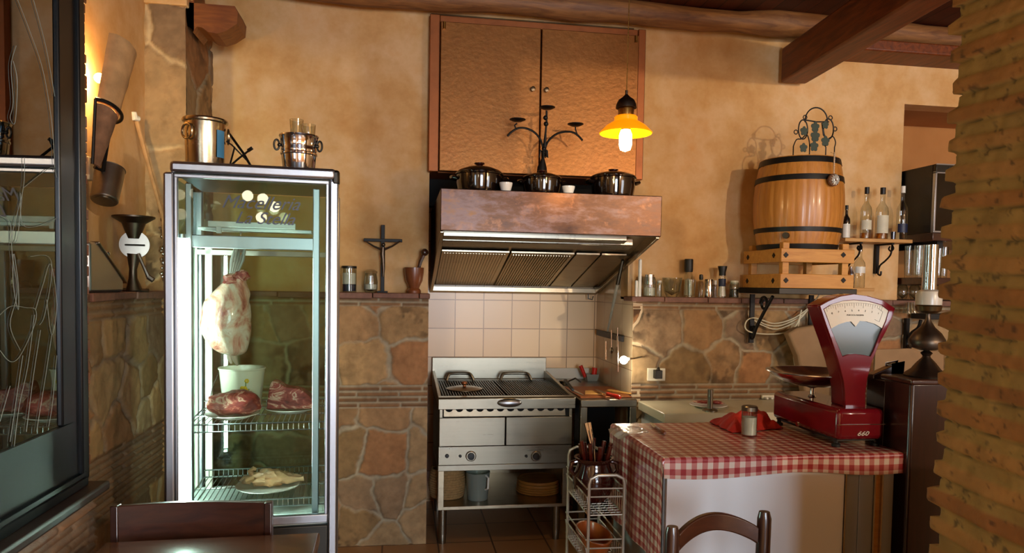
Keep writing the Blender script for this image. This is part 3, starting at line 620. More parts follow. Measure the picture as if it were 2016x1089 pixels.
for i in range(10):
    a = i/9; b.tube([P(462+a*22, 486, hy+.01*math.sin(i*2)), P(455+a*24, 512, hy+.012*math.cos(i*3)), P(452+a*16, 538, hy)], [.0035, .005, .003], 6)
make('gathered_film', b, 'silver_lining', t2)
hz = P(470, 470, hy).z
b = B(off=O2); q = P(474, 500, hy); b.tube([(q.x, hy, hz+.03), (q.x, hy, q.z), (q.x-.01, hy, q.z-.03), (q.x-.03, hy, q.z-.03)], .004, 8); make('hook', b, 'chrome', t2)
# enamel bucket with daffodils behind the beef
x, r = xr(430, 523, 3.08, 700); zt = zz(476, 724, 3.08); hb = zt-SZ
t2 = thing('enamel_bucket', 'cream bucket with painted yellow flowers inside the refrigerator', 'bucket', (x, 3.08, SZ))
make('body', B().lathe([(0, 0), (r*.78, 0), (r*.80, .01), (r*.98, hb-.006), (r*1.02, hb-.004), (r*1.02, hb+.002), (r*.96, hb), (r*.76, .006), (0, .006)], n=36), 'cream_enamel', t2)
b = B(); th = -PI/2
def onb(a, z): rr_ = r*(.80+.18*z/hb)+.0016; return (rr_*math.cos(a), rr_*math.sin(a), z)
for a, z, s_ in ((-1.30, hb*.52, .020), (-1.16, hb*.74, .010)):
    b = B() if a != -1.30 else b
    for k in range(6):
        w_ = 2*PI*k/6; c0 = Vector(onb(a+math.cos(w_)*s_*.6/r, z+math.sin(w_)*s_*.6)); b.ball(tuple(c0), s_*.42, 8, 5, (1, .3, 1))
    make('painted_flower', b, 'flower_yellow', t2)
b = B()
for a0_, a1_, z1 in ((-1.30, -1.28, hb*.48), (-1.22, -1.20, hb*.72), (-1.12, -1.05, hb*.55), (-1.36, -1.42, hb*.36)): b.tube([onb(a0_+(a1_-a0_)*i/6, .02+(z1-.02)*i/6) for i in range(7)], .002, 5)
make('painted_stem', b, 'stem_green', t2)
b = B(); b.tube([(-r*.98, -.01, hb*.9), (-r*1.15, -.04, hb*.6), (-r*1.24, -.05, hb*.3), (-r*1.1, -.06, hb*.22)], .0022, 6); make('handle', b, 'dark_steel', t2)

# things on top of the refrigerator
x, r = xr(360, 448, 2.98, 280); zt = zz(404, 236, 2.98); h = zt-FT
t2 = thing('ice_bucket', 'dull golden metal ice bucket with ring handles on the refrigerator', 'bucket', (x, 2.98, FT))
make('body', B().lathe([(0, 0), (r*.86, 0), (r*.88, .004), (r*.94, h*.92), (r*1.04, h*.94), (r*1.06, h*.97), (r*1.02, h), (r*.96, h), (r*.9, h*.9), (r*.84, .008), (0, .008)], n=40), 'gold_tin', t2)
for s_ in (-1, 1):
    b = B(); a = -2.2 if s_ < 0 else .3; c = Vector((math.cos(a)*r*1.0, math.sin(a)*r*1.0, h*.72)); e = Vector((-math.sin(a), math.cos(a), 0)); u = Vector((math.cos(a), math.sin(a), 0))*.12
    b.tube([c+(e*math.cos(k*PI/10)+Vector((0, 0, 1))*math.sin(k*PI/10)+u)*.028 for k in range(20)], .0045, 8, closed=True); make('ring_handle', b, 'gold_tin', t2)
make('label', B().lathe([(r*.955, h*.28), (r*.965, h*.78)], n=6, a0=-.75, a1=-.25), 'blue_sticker', t2) if 'blue_sticker' in M else None
x, r = xr(547, 630, 2.95, 280); zt = zz(588, 268, 2.95); h = zt-FT; r *= .93
t2 = thing('wine_bucket', 'small polished steel wine bucket with banded waist on the refrigerator', 'bucket', (x, 2.95, FT))
make('body', B().lathe([(0, 0), (r*.76, 0), (r*.8, .004), (r*.9, h*.5), (r*.95, h*.52), (r*.95, h*.56), (r*.9, h*.58), (r*.93, h*.64), (r*.9, h*.68), (r*.99, h*.95), (r*1.03, h*.97), (r*1.02, h), (r*.95, h*.98), (r*.84, h*.5), (r*.74, .008), (0, .008)], n=40), 'chrome', t2)
for a in (-.25, PI+.25):
    c = Vector((math.cos(a)*r*1.0, math.sin(a)*r, h*.74)); e = Vector((-math.sin(a), math.cos(a), 0)); u = Vector((math.cos(a), math.sin(a), 0))
    b = B().tube([c+(u*.5*(1+math.cos(k*PI/8))+Vector((0, 0, 1))*math.sin(k*PI/8))*.02 for k in range(16)], .004, 8, closed=True); b.ball(tuple(c), .008, 8, 6); make('ring_handle', b, 'dark_steel', t2)
wb = (x, 2.95)
for (px0, px1, py, dy, lb) in ((570, 598, 236, -.02, 'clear glass tumbler in the wine bucket, the taller left one'), (592, 622, 246, .03, 'clear glass tumbler in the wine bucket, the lower right one')):
    gx, gr = xr(px0, px1, 2.95+dy, 240); gz = zz((px0+px1)/2, py, 2.95+dy); g0 = FT+h*.35
    solo('tumbler', lb, 'glass', B().lathe([(0, 0), (gr*.62, 0), (gr*.66, .01), (gr, gz-g0), (gr*.95, gz-g0), (gr*.6, .012), (0, .012)], n=24), 'clear_glass', (gx, 2.95+dy, g0), group='tumblers in the wine bucket')
b = B(off=(P(475, 320, 2.95).x, 2.95, FT)); Q = lambda px, py, Y=2.95: P(px, py, Y)
zf = FT+.006
def gnd(px, Y): v = P(px, 330, Y); return Vector((v.x, Y, zf))
b.tube([gnd(444, 2.9), Q(470, 312), Q(496, 292, 3.0)], .004, 8); b.tube([gnd(500, 2.92), Q(480, 303, 2.98), Q(452, 264, 3.04)], .005, 8)
b.tube([gnd(448, 3.0), Q(462, 290), Q(446, 278)], .0035, 8); b.tube([gnd(505, 3.04), Q(488, 318, 3.0), Q(455, 284, 3.0)], .003, 8); b.tube([Q(488, 297, 3.0), Q(497, 291, 3.0)], .007, 8)
solo('bottle_holder', 'crossed metal rods of a folding bottle holder between the two buckets', 'bottle holder', b, 'dark_steel', (P(475, 320, 2.95).x, 2.95, FT))

# ================================================================== COPPER CUPBOARD AND HOOD
q0 = P(843, 343, 4.2); q1 = P(1264, 357, 4.2); cT = 3.075; cB = 2.175
t = thing('copper_cupboard', 'tall copper clad cupboard with two doors above the hood', 'cupboard', ((q0.x+q1.x)/2, 4.2, cB)); O = t.location
X0, X1 = q0.x, q1.x; fw = P(863, 200, 4.2).x-P(843, 200, 4.2).x; md = P(1062, 200, 4.2).x
b = B(off=O); b.bx(X0, X0+fw, 4.19, 4.248, cB, cT); b.bx(X1-fw*.8, X1, 4.19, 4.248, cB, cT); b.bx(X0+fw, X1-fw*.8, 4.2, 4.248, cT-.04, cT); b.bx(NX0+.002, NX1-.002, 4.24, 4.5, cB, cB+.03)
make('frame', b, 'copper_frame', t, bev=.004) if 'copper_frame' in M else None
if 'copper_frame' not in M:
    n = metal('copper_frame', '96552a', .45, .1, stain=.4, stainc='5a2c12'); n.set(metal=.6); make('frame', b, n.m, t, bev=.004)
for k, (a, c) in enumerate(((X0+fw+.003, md-.003), (md+.003, X1-fw*.8-.003))):
    d = make('door', B(off=O).bx(a, c, 4.17, 4.2, cB+.002, cT-.045), 'copper_door', t, bev=.004)
    kx = P(1049 if k == 0 else 1076, 176, 4.16).x; kz = P(1060, 176, 4.16).z
    make('knob', B(off=O).lathe([(0, 0), (.008, 0), (.007, .008), (.014, .014), (.014, .02), (0, .025)], M=Matrix.Translation((kx, 4.17, kz)) @ Matrix.Rotation(PI/2, 4, 'X').to_4x4()), 'iron_lid', d)
    hx = a+.02 if k == 0 else c-.02
    make('hinge', B(off=O).cyl((hx, 4.165, cT-.09), (hx, 4.165, cT-.05), .008), 'brass', d)
HY0, HY1 = 3.66, 4.93; HX0, HX1 = .192, 1.372; HT = 2.01; HBF = P(868, 454, HY0).z; HBR = P(860, 575, HY1).z
t = thing('cooker_hood', 'large copper fronted extractor hood with steel underside above the grill', 'extractor hood', ((HX0+HX1)/2, HY1, HBR)); O = t.location
k = .02
b = B(off=O)
prof = [(HY0, HT), (HY0, HBF), (HY1, HBR), (HY1, HT)]
b.bx(HX0, HX1, HY0, HY0+.012, HBF, HT)                                     # front
make('canopy', b, 'copper_patina_sheen', t, bev=.004)
for x in (HX0+.001, HX1-.016): make('side_panel', B(off=O).prism([(HY0+.012, HT), (HY0+.012, HBF), (HY1, HBR), (HY1, HT)], x, x+.015, axis='x'), 'copper_patina_sheen' if x < .5 else 'steel_warm', t, bev=.002)
make('top_panel', B(off=O).bx(HX0+.016, HX1-.016, HY0+.012, HY1, HT-.02, HT-.002), 'copper_patina_sheen', t)
# inside: sloping filter bank a little above the rim
def sl(y, up=0): f_ = (y-HY0)/(HY1-HY0); return HBF+(HBR-HBF)*f_+up
ang = math.atan2(HBR-HBF, HY1-HY0)
b = B(off=O)
b.prism([(HY0+.012, sl(HY0)+.0), (HY0+.012, sl(HY0)+.03), (HY0+.10, sl(HY0+.1)+.045), (HY0+.10, sl(HY0+.1)+.03)], HX0+.016, HX1-.016, axis='x')
b.prism([(HY0+.10, sl(HY0+.1, .055)), (HY1-.02, sl(HY1-.02, .045)), (HY1-.02, sl(HY1-.02, .06)), (HY0+.10, sl(HY0+.1, .075))], HX0+.016, HX1-.016, axis='x')
make('liner', b, 'steel_warm', t)
rot = Matrix.Rotation(ang, 3, 'X')
def slopebox(b, x0, x1, f0, f1, u0, u1):
    y0 = HY0+(HY1-HY0)*f0; y1 = HY0+(HY1-HY0)*f1
    b.add([(x, y, sl(y, u)) for u in (u0, u1) for y in (y0, y1) for x in (x0, x1)], [(0, 2, 3, 1), (4, 5, 7, 6), (0, 1, 5, 4), (2, 6, 7, 3), (0, 4, 6, 2), (1, 3, 7, 5)])
b = B(off=O); slopebox(b, HX0+.01, HX1-.01, .965, 1.0, -.004, .03); slopebox(b, HX0, HX0+.02, .02, 1, -.004, .016); slopebox(b, HX1-.02, HX1, .02, 1, -.004, .016); make('rim', b, 'steel_warm', t, bev=.003)
fx = [HX0+.035, HX0+.44, HX0+.83, HX0+.985, HX1-.03]
for i in range(4):
    b = B(off=O); x0, x1 = fx[i], fx[i+1]-.012; fr0, fr1 = .36, .95
    slopebox(b, x0, x1, fr0, fr1, .034, .044)
    if i in (1, ):
        nn = 22
        for k in range(nn): xx = x0+.012+k*(x1-x0-.024)/nn; slopebox(b, xx, xx+.008, fr0+.02, fr1-.02, .026, .034)
    elif i == 0:
        for k in range(22): xx = x0+.012+k*(x1-x0-.024)/22; slopebox(b, xx, xx+.010, fr0+.02, fr1-.02, .030, .034)
    make('grease_filter', b, 'steel_warm', t, bev=.001)
b = B(off=O); slopebox(b, HX0+.02, HX1-.1, .13, .19, .0, .04); slopebox(b, HX0+.02, HX1-.16, .07, .11, .0, .03); make('lamp_rail', b, 'steel_up', t, bev=.004)
make('handle', B(off=O).tube([P(1158, 578, 4.88), P(1158, 588, 4.88), P(1166, 590, 4.88), P(1168, 583, 4.88)], .004, 6), 'dark_steel', t)
solo('recess_shade', 'black panel painting in the shade between the cupboard and the hood', 'shade_panel', B().bx(NX0+.004, NX1-.004, 4.50, 4.60, HT, 2.18), 'shade_black')  # black sheet stands in for the shade of the open recess

# pots on the hood
def casserole(px0, px1, ptop, pbot, plid, Y, label, group='black stoneware casseroles on the hood', n0=None):
    x, r = xr(px0, px1, Y, 350); z0 = HT; zr = zz((px0+px1)/2, ptop, Y); zl = zz((px0+px1)/2, plid, Y); h = zr-z0; hl = zl-zr
    t = thing('casserole', label, 'casserole', (x, Y, z0), group=group)
    make('pot', B().lathe([(0, 0), (r*.80, 0), (r*.9, .008), (r*.97, h*.5), (r*.98, h*.92), (r*1.03, h*.95), (r*1.03, h), (r*.94, h), (r*.9, .02), (0, .015)], n=40), 'glaze_black', t)
    l = make('lid', B().lathe([(r*.99, h), (r*1.0, h+.004), (r*.9, h+hl*.28), (r*.55, h+hl*.58), (r*.25, h+hl*.72), (0, h+hl*.74)], n=40), 'glaze_black', t)
    make('knob', B().lathe([(0, h+hl*.7), (r*.13, h+hl*.7), (r*.12, h+hl*.8), (r*.22, h+hl*.9), (r*.22, h+hl), (0, h+hl*1.04)], n=20), 'glaze_brown', l)
    for s_ in (-1, 1):
        make('handle', B().tube([(s_*r*.93, -.035, h*.72), (s_*r*1.12, -.028, h*.78), (s_*r*1.18, 0, h*.8), (s_*r*1.12, .028, h*.78), (s_*r*.93, .035, h*.72)], [.009, .010, .011, .010, .009], 8), 'glaze_black', t)
    return t
casserole(897, 990, 343, 372, 321, 3.86, 'glossy black lidded casserole at the left end of the hood')
casserole(1028, 1106, 352, 378, 336, 3.84, 'glossy black lidded casserole in the middle of the hood, below the candelabrum')
casserole(1162, 1252, 350, 382, 334, 3.84, 'glossy black lidded casserole at the right end of the hood')
for px, lb in ((996, 'small white dish beside the left casserole on the hood'), (1119, 'small white dish between the middle and right casseroles')):
    x, r = xr(px-13, px+13, 3.74, 360); h = zz(px, 360 if px < 1050 else 367, 3.74)-HT
    solo('small_dish', lb, 'dish', B().lathe([(0, 0), (r*.7, 0), (r, h*.8), (r*1.02, h), (r*.9, h), (r*.6, .006), (0, .006)], n=20), 'white_ceramic', (x, 3.74, HT), group='white dishes on the hood')
# candelabrum
CY_ = 4.02; base = P(1068, 352, CY_)
t = thing('candelabrum', 'black wrought iron candelabrum with three candle plates on the hood', 'candelabrum', (base.x, CY_, HT)); O = t.location
C = lambda px, py, dy=0: P(px, py, CY_+dy)
b = B(off=O); b.tube([(base.x, CY_, HT), C(1067, 350), C(1067, 330), C(1069, 312), C(1072, 290), C(1074, 262), C(1076, 240), C(1076, 218)], [.035, .034, .028, .009, .011, .006, .006, .006], 10)
for q in ((1070, 300), (1071, 293), (1074, 232), (1075, 244)): b.ball(tuple(C(*q)), .014, 10, 7)
make('stem', b, 'black_iron', t)
b = B(off=O)
b.tube([C(*q) for q in smooth([(1070, 297), (1066, 280), (1056, 264), (1040, 254), (1022, 252), (1008, 259), (999, 268)], 3)], .006, 8); b.tube([C(*q) for q in smooth([(1016, 253), (1013, 247), (1018, 243)], 2)], .004, 6)
make('arm', b, 'black_iron', t)
b = B(off=O); b.tube([C(*q) for q in smooth([(1072, 298), (1078, 280), (1092, 266), (1108, 260), (1126, 260), (1138, 267), (1147, 277)], 3)], .006, 8); b.tube([C(*q) for q in smooth([(1136, 264), (1133, 255), (1133, 250)], 2)], .004, 6)
make('arm', b, 'black_iron', t)
b = B(off=O)
for i in range(7): a = 2*PI*i/7; c = C(1070, 300); b.tube([c, c+Vector((math.cos(a)*.022, math.sin(a)*.02, .01)), c+Vector((math.cos(a)*.026, math.sin(a)*.022, -.03))], [.004, .006, .003], 6)
make('leaf_ornament', b, 'black_iron', t)
for px, py, w_ in ((1077, 214, 16), (1019, 238, 16), (1133, 247, 16)):
    c = C(px, py); r = w_*CY_/F
    make('candle_plate', B(off=O).lathe([(0, c.z-.004), (r*.5, c.z-.004), (r, c.z+.006), (r, c.z+.009), (r*.5, c.z), (0, c.z)], c=(c.x, c.y), n=24), 'black_iron', t)

# ================================================================== PENDANT LAMP
LY = 3.0; c = P(1232, 250, LY); R_ = lambda px, w_: w_/2*LY/F
t = thing('pendant_lamp', 'pendant lamp with an amber glass shade and a bare glowing bulb', 'lamp', (c.x, LY, CEIL)); O = t.location
zl = lambda py: zz(1232, py, LY)
make('cord', B(off=O).tube([(P(1240, 0, LY).x, LY, CEIL), (c.x, LY, zl(178))], .0022, 6), 'brass', t)
make('cap', B(off=O).lathe([(0, zl(178)), (.006, zl(178)), (.006, zl(186)), (.016, zl(191)), (.034, zl(197)), (.043, zl(206)), (.045, zl(213)), (.041, zl(213)), (0, zl(209))], c=(c.x, LY), n=28), 'pewter', t)
make('socket', B(off=O).lathe([(0, zl(213)), (.033, zl(213)), (.035, zl(216)), (.033, zl(230)), (0, zl(231))], c=(c.x, LY), n=28), 'brass', t)
make('shade', B(off=O).lathe([(.046, zl(229)), (.050, zl(231)), (.050, zl(238)), (.085, zl(248)), (.115, zl(262)), (.112, zl(263.5)), (.083, zl(252)), (.045, zl(242)), (.042, zl(231))], c=(c.x, LY), n=48), 'shade_amber', t)
make('bulb_base', B(off=O).cyl((c.x, LY, zl(231)), (c.x, LY, zl(256)), .020), 'amber_base', t) if 'amber_base' in M else make('bulb_base', B(off=O).cyl((c.x, LY, zl(231)), (c.x, LY, zl(256)), .020), 'brass', t)
make('bulb', B(off=O).lathe([(0, zl(254)), (.02, zl(256)), (.027, zl(265)), (.028, zl(285)), (.022, zl(295)), (0, zl(299))], c=(c.x, LY), n=24), 'bulb_glow', t)
point('lamp_pendant', (c.x, LY, zl(310)), 6, .03, (1, .62, .25))
# ================================================================== GRILL
GX0, GX1, GY0, GY1 = .213, 1.018, 4.08, 4.90
gz = lambda py, px=990: zz(px, py, GY0)
ZT = gz(782); t = thing('gas_grill', 'stainless steel gas grill on legs with two doors and two dials', 'grill', ((GX0+GX1)/2, 4.5, 0)); O = t.location
b = B(off=O)
z1, z2, z3, z4, z5 = gz(804), gz(821), gz(878), gz(914), gz(925)
b.bx(GX0+.01, GX0+.028, GY0+.01, GY1, z5, z1); b.bx(GX1-.028, GX1-.01, GY0+.01, GY1, z5, z1); b.bx(GX0+.02, GX1-.02, GY0+.03, GY0+.04, z2-.01, z1); b.bx(GX0+.02, GX1-.02, GY1-.02, GY1, z5, ZT)
b.bx(GX0+.02, GX1-.02, GY0+.04, GY1-.02, z4-.0, z4+.012)
make('body', b, 'steel', t, bev=.002)
b = B(off=O); b.prism([(GY0-.03, z1), (GY0-.03, ZT-.004), (GY0-.022, ZT+.004), (GY0+.035, ZT+.004), (GY0+.035, z1)], GX0, GX1, axis='x')
for x0, x1 in ((GX0, GX0+.02), (GX1-.02, GX1)): b.prism([(GY0+.035, z1), (GY0+.035, ZT+.004), (GY1-.03, ZT+.055), (GY1, ZT+.055), (GY1, z1)], x0, x1, axis='x')
make('top_frame', b, 'steel', t, bev=.003)
make('splash_back', B(off=O).bx(GX0, GX1-.005, GY1, GY1+.02, ZT, zz(960, 704, GY1)), 'steel', t, bev=.003)
for i in range(2):
    x0 = GX0+.025+i*.385; b = B(off=O); b.bx(x0, x0+.38, GY0+.05, GY1-.12, ZT-.016, ZT-.010)
    for k in range(24): xx = x0+.004+k*.0157; b.bx(xx, xx+.0085, GY0+.05, GY1-.12, ZT-.012, ZT+.004)
    g = make('grate', b, 'grate_iron', t, bev=.0015)
    a = P(879 if i == 0 else 985, 738, GY1-.1); c = P(932 if i == 0 else 1045, 740, GY1-.1)
    hz_ = ZT+.05; b = B(off=O); b.tube(smooth([(a.x, GY1-.12, ZT+.004), (a.x+.015, GY1-.11, hz_-.006), (a.x+.05, GY1-.1, hz_), (c.x-.05, GY1-.1, hz_), (c.x-.02, GY1-.11, hz_-.008), (c.x, GY1-.12, ZT+.004)], 3), .011, 8); make('grate_handle', b, 'steel', g)
b = B(off=O); q = P(1003, 793, GY0-.03); b.ball((q.x, GY0-.034, q.z), .058, 24, 12, (1.25, .42, .44)); make('spout_cover', b, 'aluminium', t)
# row of round-toothed burner vents
b = B(off=O); poly = []; xa, xb = GX0+.035, GX1-.05; nT = 12; st_ = (xb-xa)/nT
poly = [(xa, z2)]
for k in range(nT):
    for j in range(7): a = PI*j/6; poly.append((xa+(k+.5)*st_-.022*math.cos(a), z1-.004-.018*math.sin(a)))
    poly.append((xa+(k+1)*st_-.004, z1-.006))
poly = [(xa, z2+.003), (xa, z1-.006)]+poly[1:]+[(xb, z2+.003)]
b.prism(poly, GY0+.012, GY0+.016); make('burner_vent', b, 'steel_warm', t, sharp=20)
make('burner_shade', B(off=O).bx(GX0+.03, GX1-.03, GY0+.02, GY0+.03, z3, z1), 'shade_black', t)  # black panel stands in for the shade behind the vent holes
mdx = P(995, 850, GY0).x
for k, (a, c) in enumerate(((GX0+.008, mdx-.003), (mdx+.003, GX1-.012))): make('door', B(off=O).bx(a, c, GY0-.006, GY0+.012, z3+.003, z2-.001), 'steel', t, bev=.003)
pn = make('control_panel', B(off=O).bx(GX0+.006, GX1-.012, GY0+.0, GY0+.014, z4, z3), 'steel', t, bev=.002)
make('lower_rail', B(off=O).bx(GX0+.004, GX1-.02, GY0-.004, GY0+.03, z5, z4), 'steel', t, bev=.002)
FR = Matrix.Rotation(PI/2, 4, 'X')
for px in (927, 1055):
    q = P(px, 898, GY0); d = make('dial', B(off=O).lathe([(0, 0), (.031, 0), (.031, .006), (.026, .010), (.021, .010), (0, .010)], n=28, M=Matrix.Translation(q) @ FR), 'steel', t)
    make('dial_grip', B(off=O).lathe([(0, .009), (.021, .009), (.019, .026), (0, .028)], n=20, M=Matrix.Translation(q) @ FR), 'black', d)
for px, r in ((880, .012), (906, .009), (1036, .009)): q = P(px, 898, GY0); make('button', B(off=O).lathe([(0, 0), (r, 0), (r*.8, .012), (0, .014)], n=16, M=Matrix.Translation(q) @ FR), 'black', t)
q = P(877, 884, GY0-.002); make('rating_plate', B(off=O).bx(GX0+.02, GX0+.12, GY0-.002, GY0, q.z-.005, q.z+.005), 'steel_up', t)
SZ_ = gz(996); b = B(off=O)
b.bx(GX0+.006, GX0+.04, GY0+.0, GY0+.03, SZ_, z5); b.bx(GX1-.062, GX1-.03, GY0+.0, GY0+.03, SZ_, z5); b.bx(GX0+.006, GX1-.03, GY0, GY1-.1, SZ_-.016, SZ_+.004); b.bx(GX0+.006, GX0+.012, GY0+.03, GY1-.1, SZ_, z5); b.bx(GX1-.036, GX1-.03, GY0+.03, GY1-.1, SZ_, z5); b.bx(GX0+.012, GX1-.036, GY1-.106, GY1-.1, SZ_, z5)
make('open_cabinet', b, 'steel_warm', t, bev=.002)
for px in (871, 1094):
    x = P(px, 1040, GY0+.05).x
    for y in (GY0+.05, GY1-.16): b = B(off=O); b.cyl((x, y, .055), (x, y, SZ_-.016), .024, n=20); b.lathe([(0, 0), (.02, 0), (.022, .05), (.02, .06), (0, .06)], c=(x, y), n=20); make('leg', b, 'steel_up', t)
# on and under the grill
x, r = xr(879, 951, 4.38, 700); t = thing('pan_lid', 'flat round metal lid with a knob lying on the grill bars', 'lid', (x, 4.38, ZT+.005))
make('disc', B().lathe([(0, 0), (r, 0), (r, .004), (r*.6, .014), (0, .018)], n=40), 'iron_lid', t); make('knob', B().lathe([(0, .016), (.010, .016), (.009, .026), (.018, .034), (.017, .044), (0, .05)], n=18), 'copper_frame', t)
x = P(887, 950, 4.3).x
t = thing('woven_basket', 'round woven straw basket under the grill on the left', 'basket', (x-.02, 4.3, SZ_+.005)); b = B()
for k in range(12): b.tube([((.095+.012*math.sin(k*.3))*math.cos(a*PI/12), (.095+.012*math.sin(k*.3))*math.sin(a*PI/12), .008+k*.0145) for a in range(24)], .0085, 6, closed=True)
b.lathe([(0, .004), (.09, .004), (.1, .165), (.09, .165), (.085, .01), (0, .01)], n=24); make('wall', b, 'basket', t)
x, r = xr(917, 964, 4.22, 950); t = thing('water_jug', 'pale translucent plastic jug under the grill', 'jug', (x, 4.22, SZ_+.005)); h = zz(940, 930, 4.22)-SZ_
make('body', B().lathe([(0, 0), (r*.84, 0), (r*.86, .006), (r, h-.005), (r*1.03, h), (r*.96, h), (r*.82, .01), (0, .01)], n=28), 'jug_plastic', t); make('handle', B().tube([(r*.6, -r*.8, h*.93), (r*.75, -r*1.15, h*.88), (r*.72, -r*1.15, h*.5), (r*.55, -r*.78, h*.42)], .006, 8), 'white_plastic', t)
x, r = xr(1016, 1103, 4.36, 950); z = SZ_+.006
for k in range(5):
    h = (.012, .014, .014, .02, .02)[k]; rr_ = r*(1-.012*k)
    solo('wooden_board', ('round wooden serving board at the bottom of the stack under the grill', 'second round wooden board from the bottom under the grill', 'middle round wooden board of the stack under the grill', 'round wooden board second from the top under the grill', 'topmost round wooden board of the stack under the grill')[k], 'serving board', B().lathe([(0, 0), (rr_, 0), (rr_*1.02, h*.5), (rr_, h-.002), (rr_*.9, h-.002), (rr_*.88, h-.004), (0, h-.004)], n=36), 'board_wood', (x+random.uniform(-.004, .004), 4.36, z), group='round boards under the grill'); z += h

# ================================================================== SIDE TABLE AND WHAT STANDS ON IT
TX0, TX1, TY0, TY1 = 1.036, 1.378, 4.00, 4.90; TZ = zz(1190, 787, TY0)
TX1f = 1.375
t = thing('steel_side_table', 'narrow stainless steel table with an open base right of the grill', 'table', ((TX0+TX1)/2, 4.45, 0)); O = t.location
make('tabletop', B(off=O).bx(TX0, TX1, TY0, TY1, TZ-.045, TZ), 'steel', t, bev=.005)
for x in (TX0+.002, TX1-.042):
    for y in (TY0+.005, TY1-.045): make('leg', B(off=O).bx(x, x+.04, y, y+.04, 0, TZ-.045), 'steel_up', t, bev=.003)
make('under_shade', B(off=O).bx(TX0+.042, TX1-.042, TY0+.30, TY0+.31, .1, TZ-.045), 'shade_black', t)  # black sheet painting in the shade under the open table
b = B(); q0 = P(1070, 724, 4.93); solo('marble_slab', 'upright white marble slab behind the side table', 'slab', B().bx(q0.x-1.2, 1.378-1.2, -.012, .012, 0, q0.z-TZ-.002), 'marble', (1.2, 4.925, TZ), bev=.004)
t = thing('utensil_tub', 'small clear plastic tub on the side table with red handled tools', 'tub', (0, 0, 0)); x, r = xr(1147, 1181, 4.82, 740); z = TZ; h = zz(1165, 736, 4.82)-TZ
t.location = (x, 4.82, z); make('tub', B().lathe([(0, 0), (r*.8, 0), (r*1.05, h), (r*1.02, h), (r*.76, .004), (0, .004)], n=4, a0=PI/4, a1=2*PI+PI/4), 'clear_plastic', t)
for px0, py0, px1, py1, lb in ((1143, 720, 1152, 742, 'red handled spatula leaning left in the plastic tub'), (1171, 724, 1169, 742, 'red handled scraper standing on the right in the plastic tub')):
    a = P(px0, py0, 4.82); c = P(px1, py1, 4.82); e = c+(c-a)*.9; e.z = max(e.z, TZ+.012); w_ = .014 if px0 < 1160 else .02; O = Vector((c.x, 4.82, TZ+.006)); tt = thing('spatula', lb, 'kitchen tool', O)
    make('handle', B(off=O).tube([a, c], [w_, w_*.9], 8), 'red_plastic', tt, sharp=60); make('blade', B(off=O).tube([c, e], .004, 6), 'steel', tt)
q = P(1185, 783, 4.15); t = solo('baking_tray', 'flat brown tray on the side table with slices and tools', 'tray', B().bx(TX0+.012-q.x, TX1-.012-q.x, -.09, .34, 0, .008), 'copper_frame', (q.x, 4.15, TZ), bev=.003)
TZ2 = TZ+.008
solo('bread_slice', 'flat golden piece of flatbread, left on the tray', 'flatbread', B().prism([(-.06, -.06), (.05, -.08), (.02, .08), (-.03, .05)], 0, .008, axis='z'), 'board_wood', (P(1165, 776, 4.2).x, 4.2, TZ2), group='flatbreads on the tray', bev=.003)
solo('bread_slice', 'long flat golden piece of flatbread, right on the tray', 'flatbread', B().prism([(-.05, .04), (-.02, .08), (.075, -.10), (.05, -.11)], 0, .008, axis='z'), 'board_wood', (P(1213, 774, 4.24).x, 4.24, TZ2), group='flatbreads on the tray', bev=.003)
def knife(name, lb, a, c, e, hm, r=.011, cat='knife', bw=.022):
    """handle a-c, blade c-e"""
    a, c, e = Vector(a), Vector(c), Vector(e); t = thing(name, lb, cat, (c+a)/2); O = t.location; d = (c-a).normalized()
    make('handle', B(off=O).tube([a, a+(c-a)*.1, (a+c)/2, c], [r*.6, r, r*.85, r*.8], 8), hm, t, sharp=60)
    s_ = d.cross(Vector((0, 0, 1))).normalized()*bw*.5; u = Vector((0, 0, .0012))
    vs = [c-s_-u, c+s_-u, c+(e-c)*.7+s_-u, e-u, c+(e-c)*.7-s_*.9-u]; vs += [v+u*2 for v in vs]
    make('blade', B(off=O).add(vs, [(4, 3, 2, 1, 0), (5, 6, 7, 8, 9)]+[(i, (i+1) % 5, (i+1) % 5+5, i+5) for i in range(5)]), 'steel_shine', t); return t
z = TZ2+.02; g = lambda px, py, zz_=z: PZ(px, py, zz_)
knife('kitchen_knife', 'knife with a thick red handle lying on the tray edge', g(1221, 783), g(1196, 776), g(1170, 766), 'red_plastic', .014)
knife('black_tongs', 'dark handled tongs leaning across the tray by the grill', P(1112, 748, 4.35), P(1128, 768, 4.12), g(1150, 779), 'black', .012, 'tongs')
x, r = xr(1094, 1118, 4.6, 740); t = thing('ladle', 'small ladle with a dark handle behind the grill corner', 'ladle', (x, 4.6, TZ))
x = max(x, TX0+.04); t.location = (x, 4.6, TZ); make('cup', B().lathe([(0, 0), (.025, .003), (.036, .03), (.034, .03), (.022, .006), (0, .005)], n=20), 'steel_shine', t); make('handle', B().tube([(.03, 0, .028), (.05, -.1, .06), (.06, -.2, .05)], .005, 6), 'black', t)
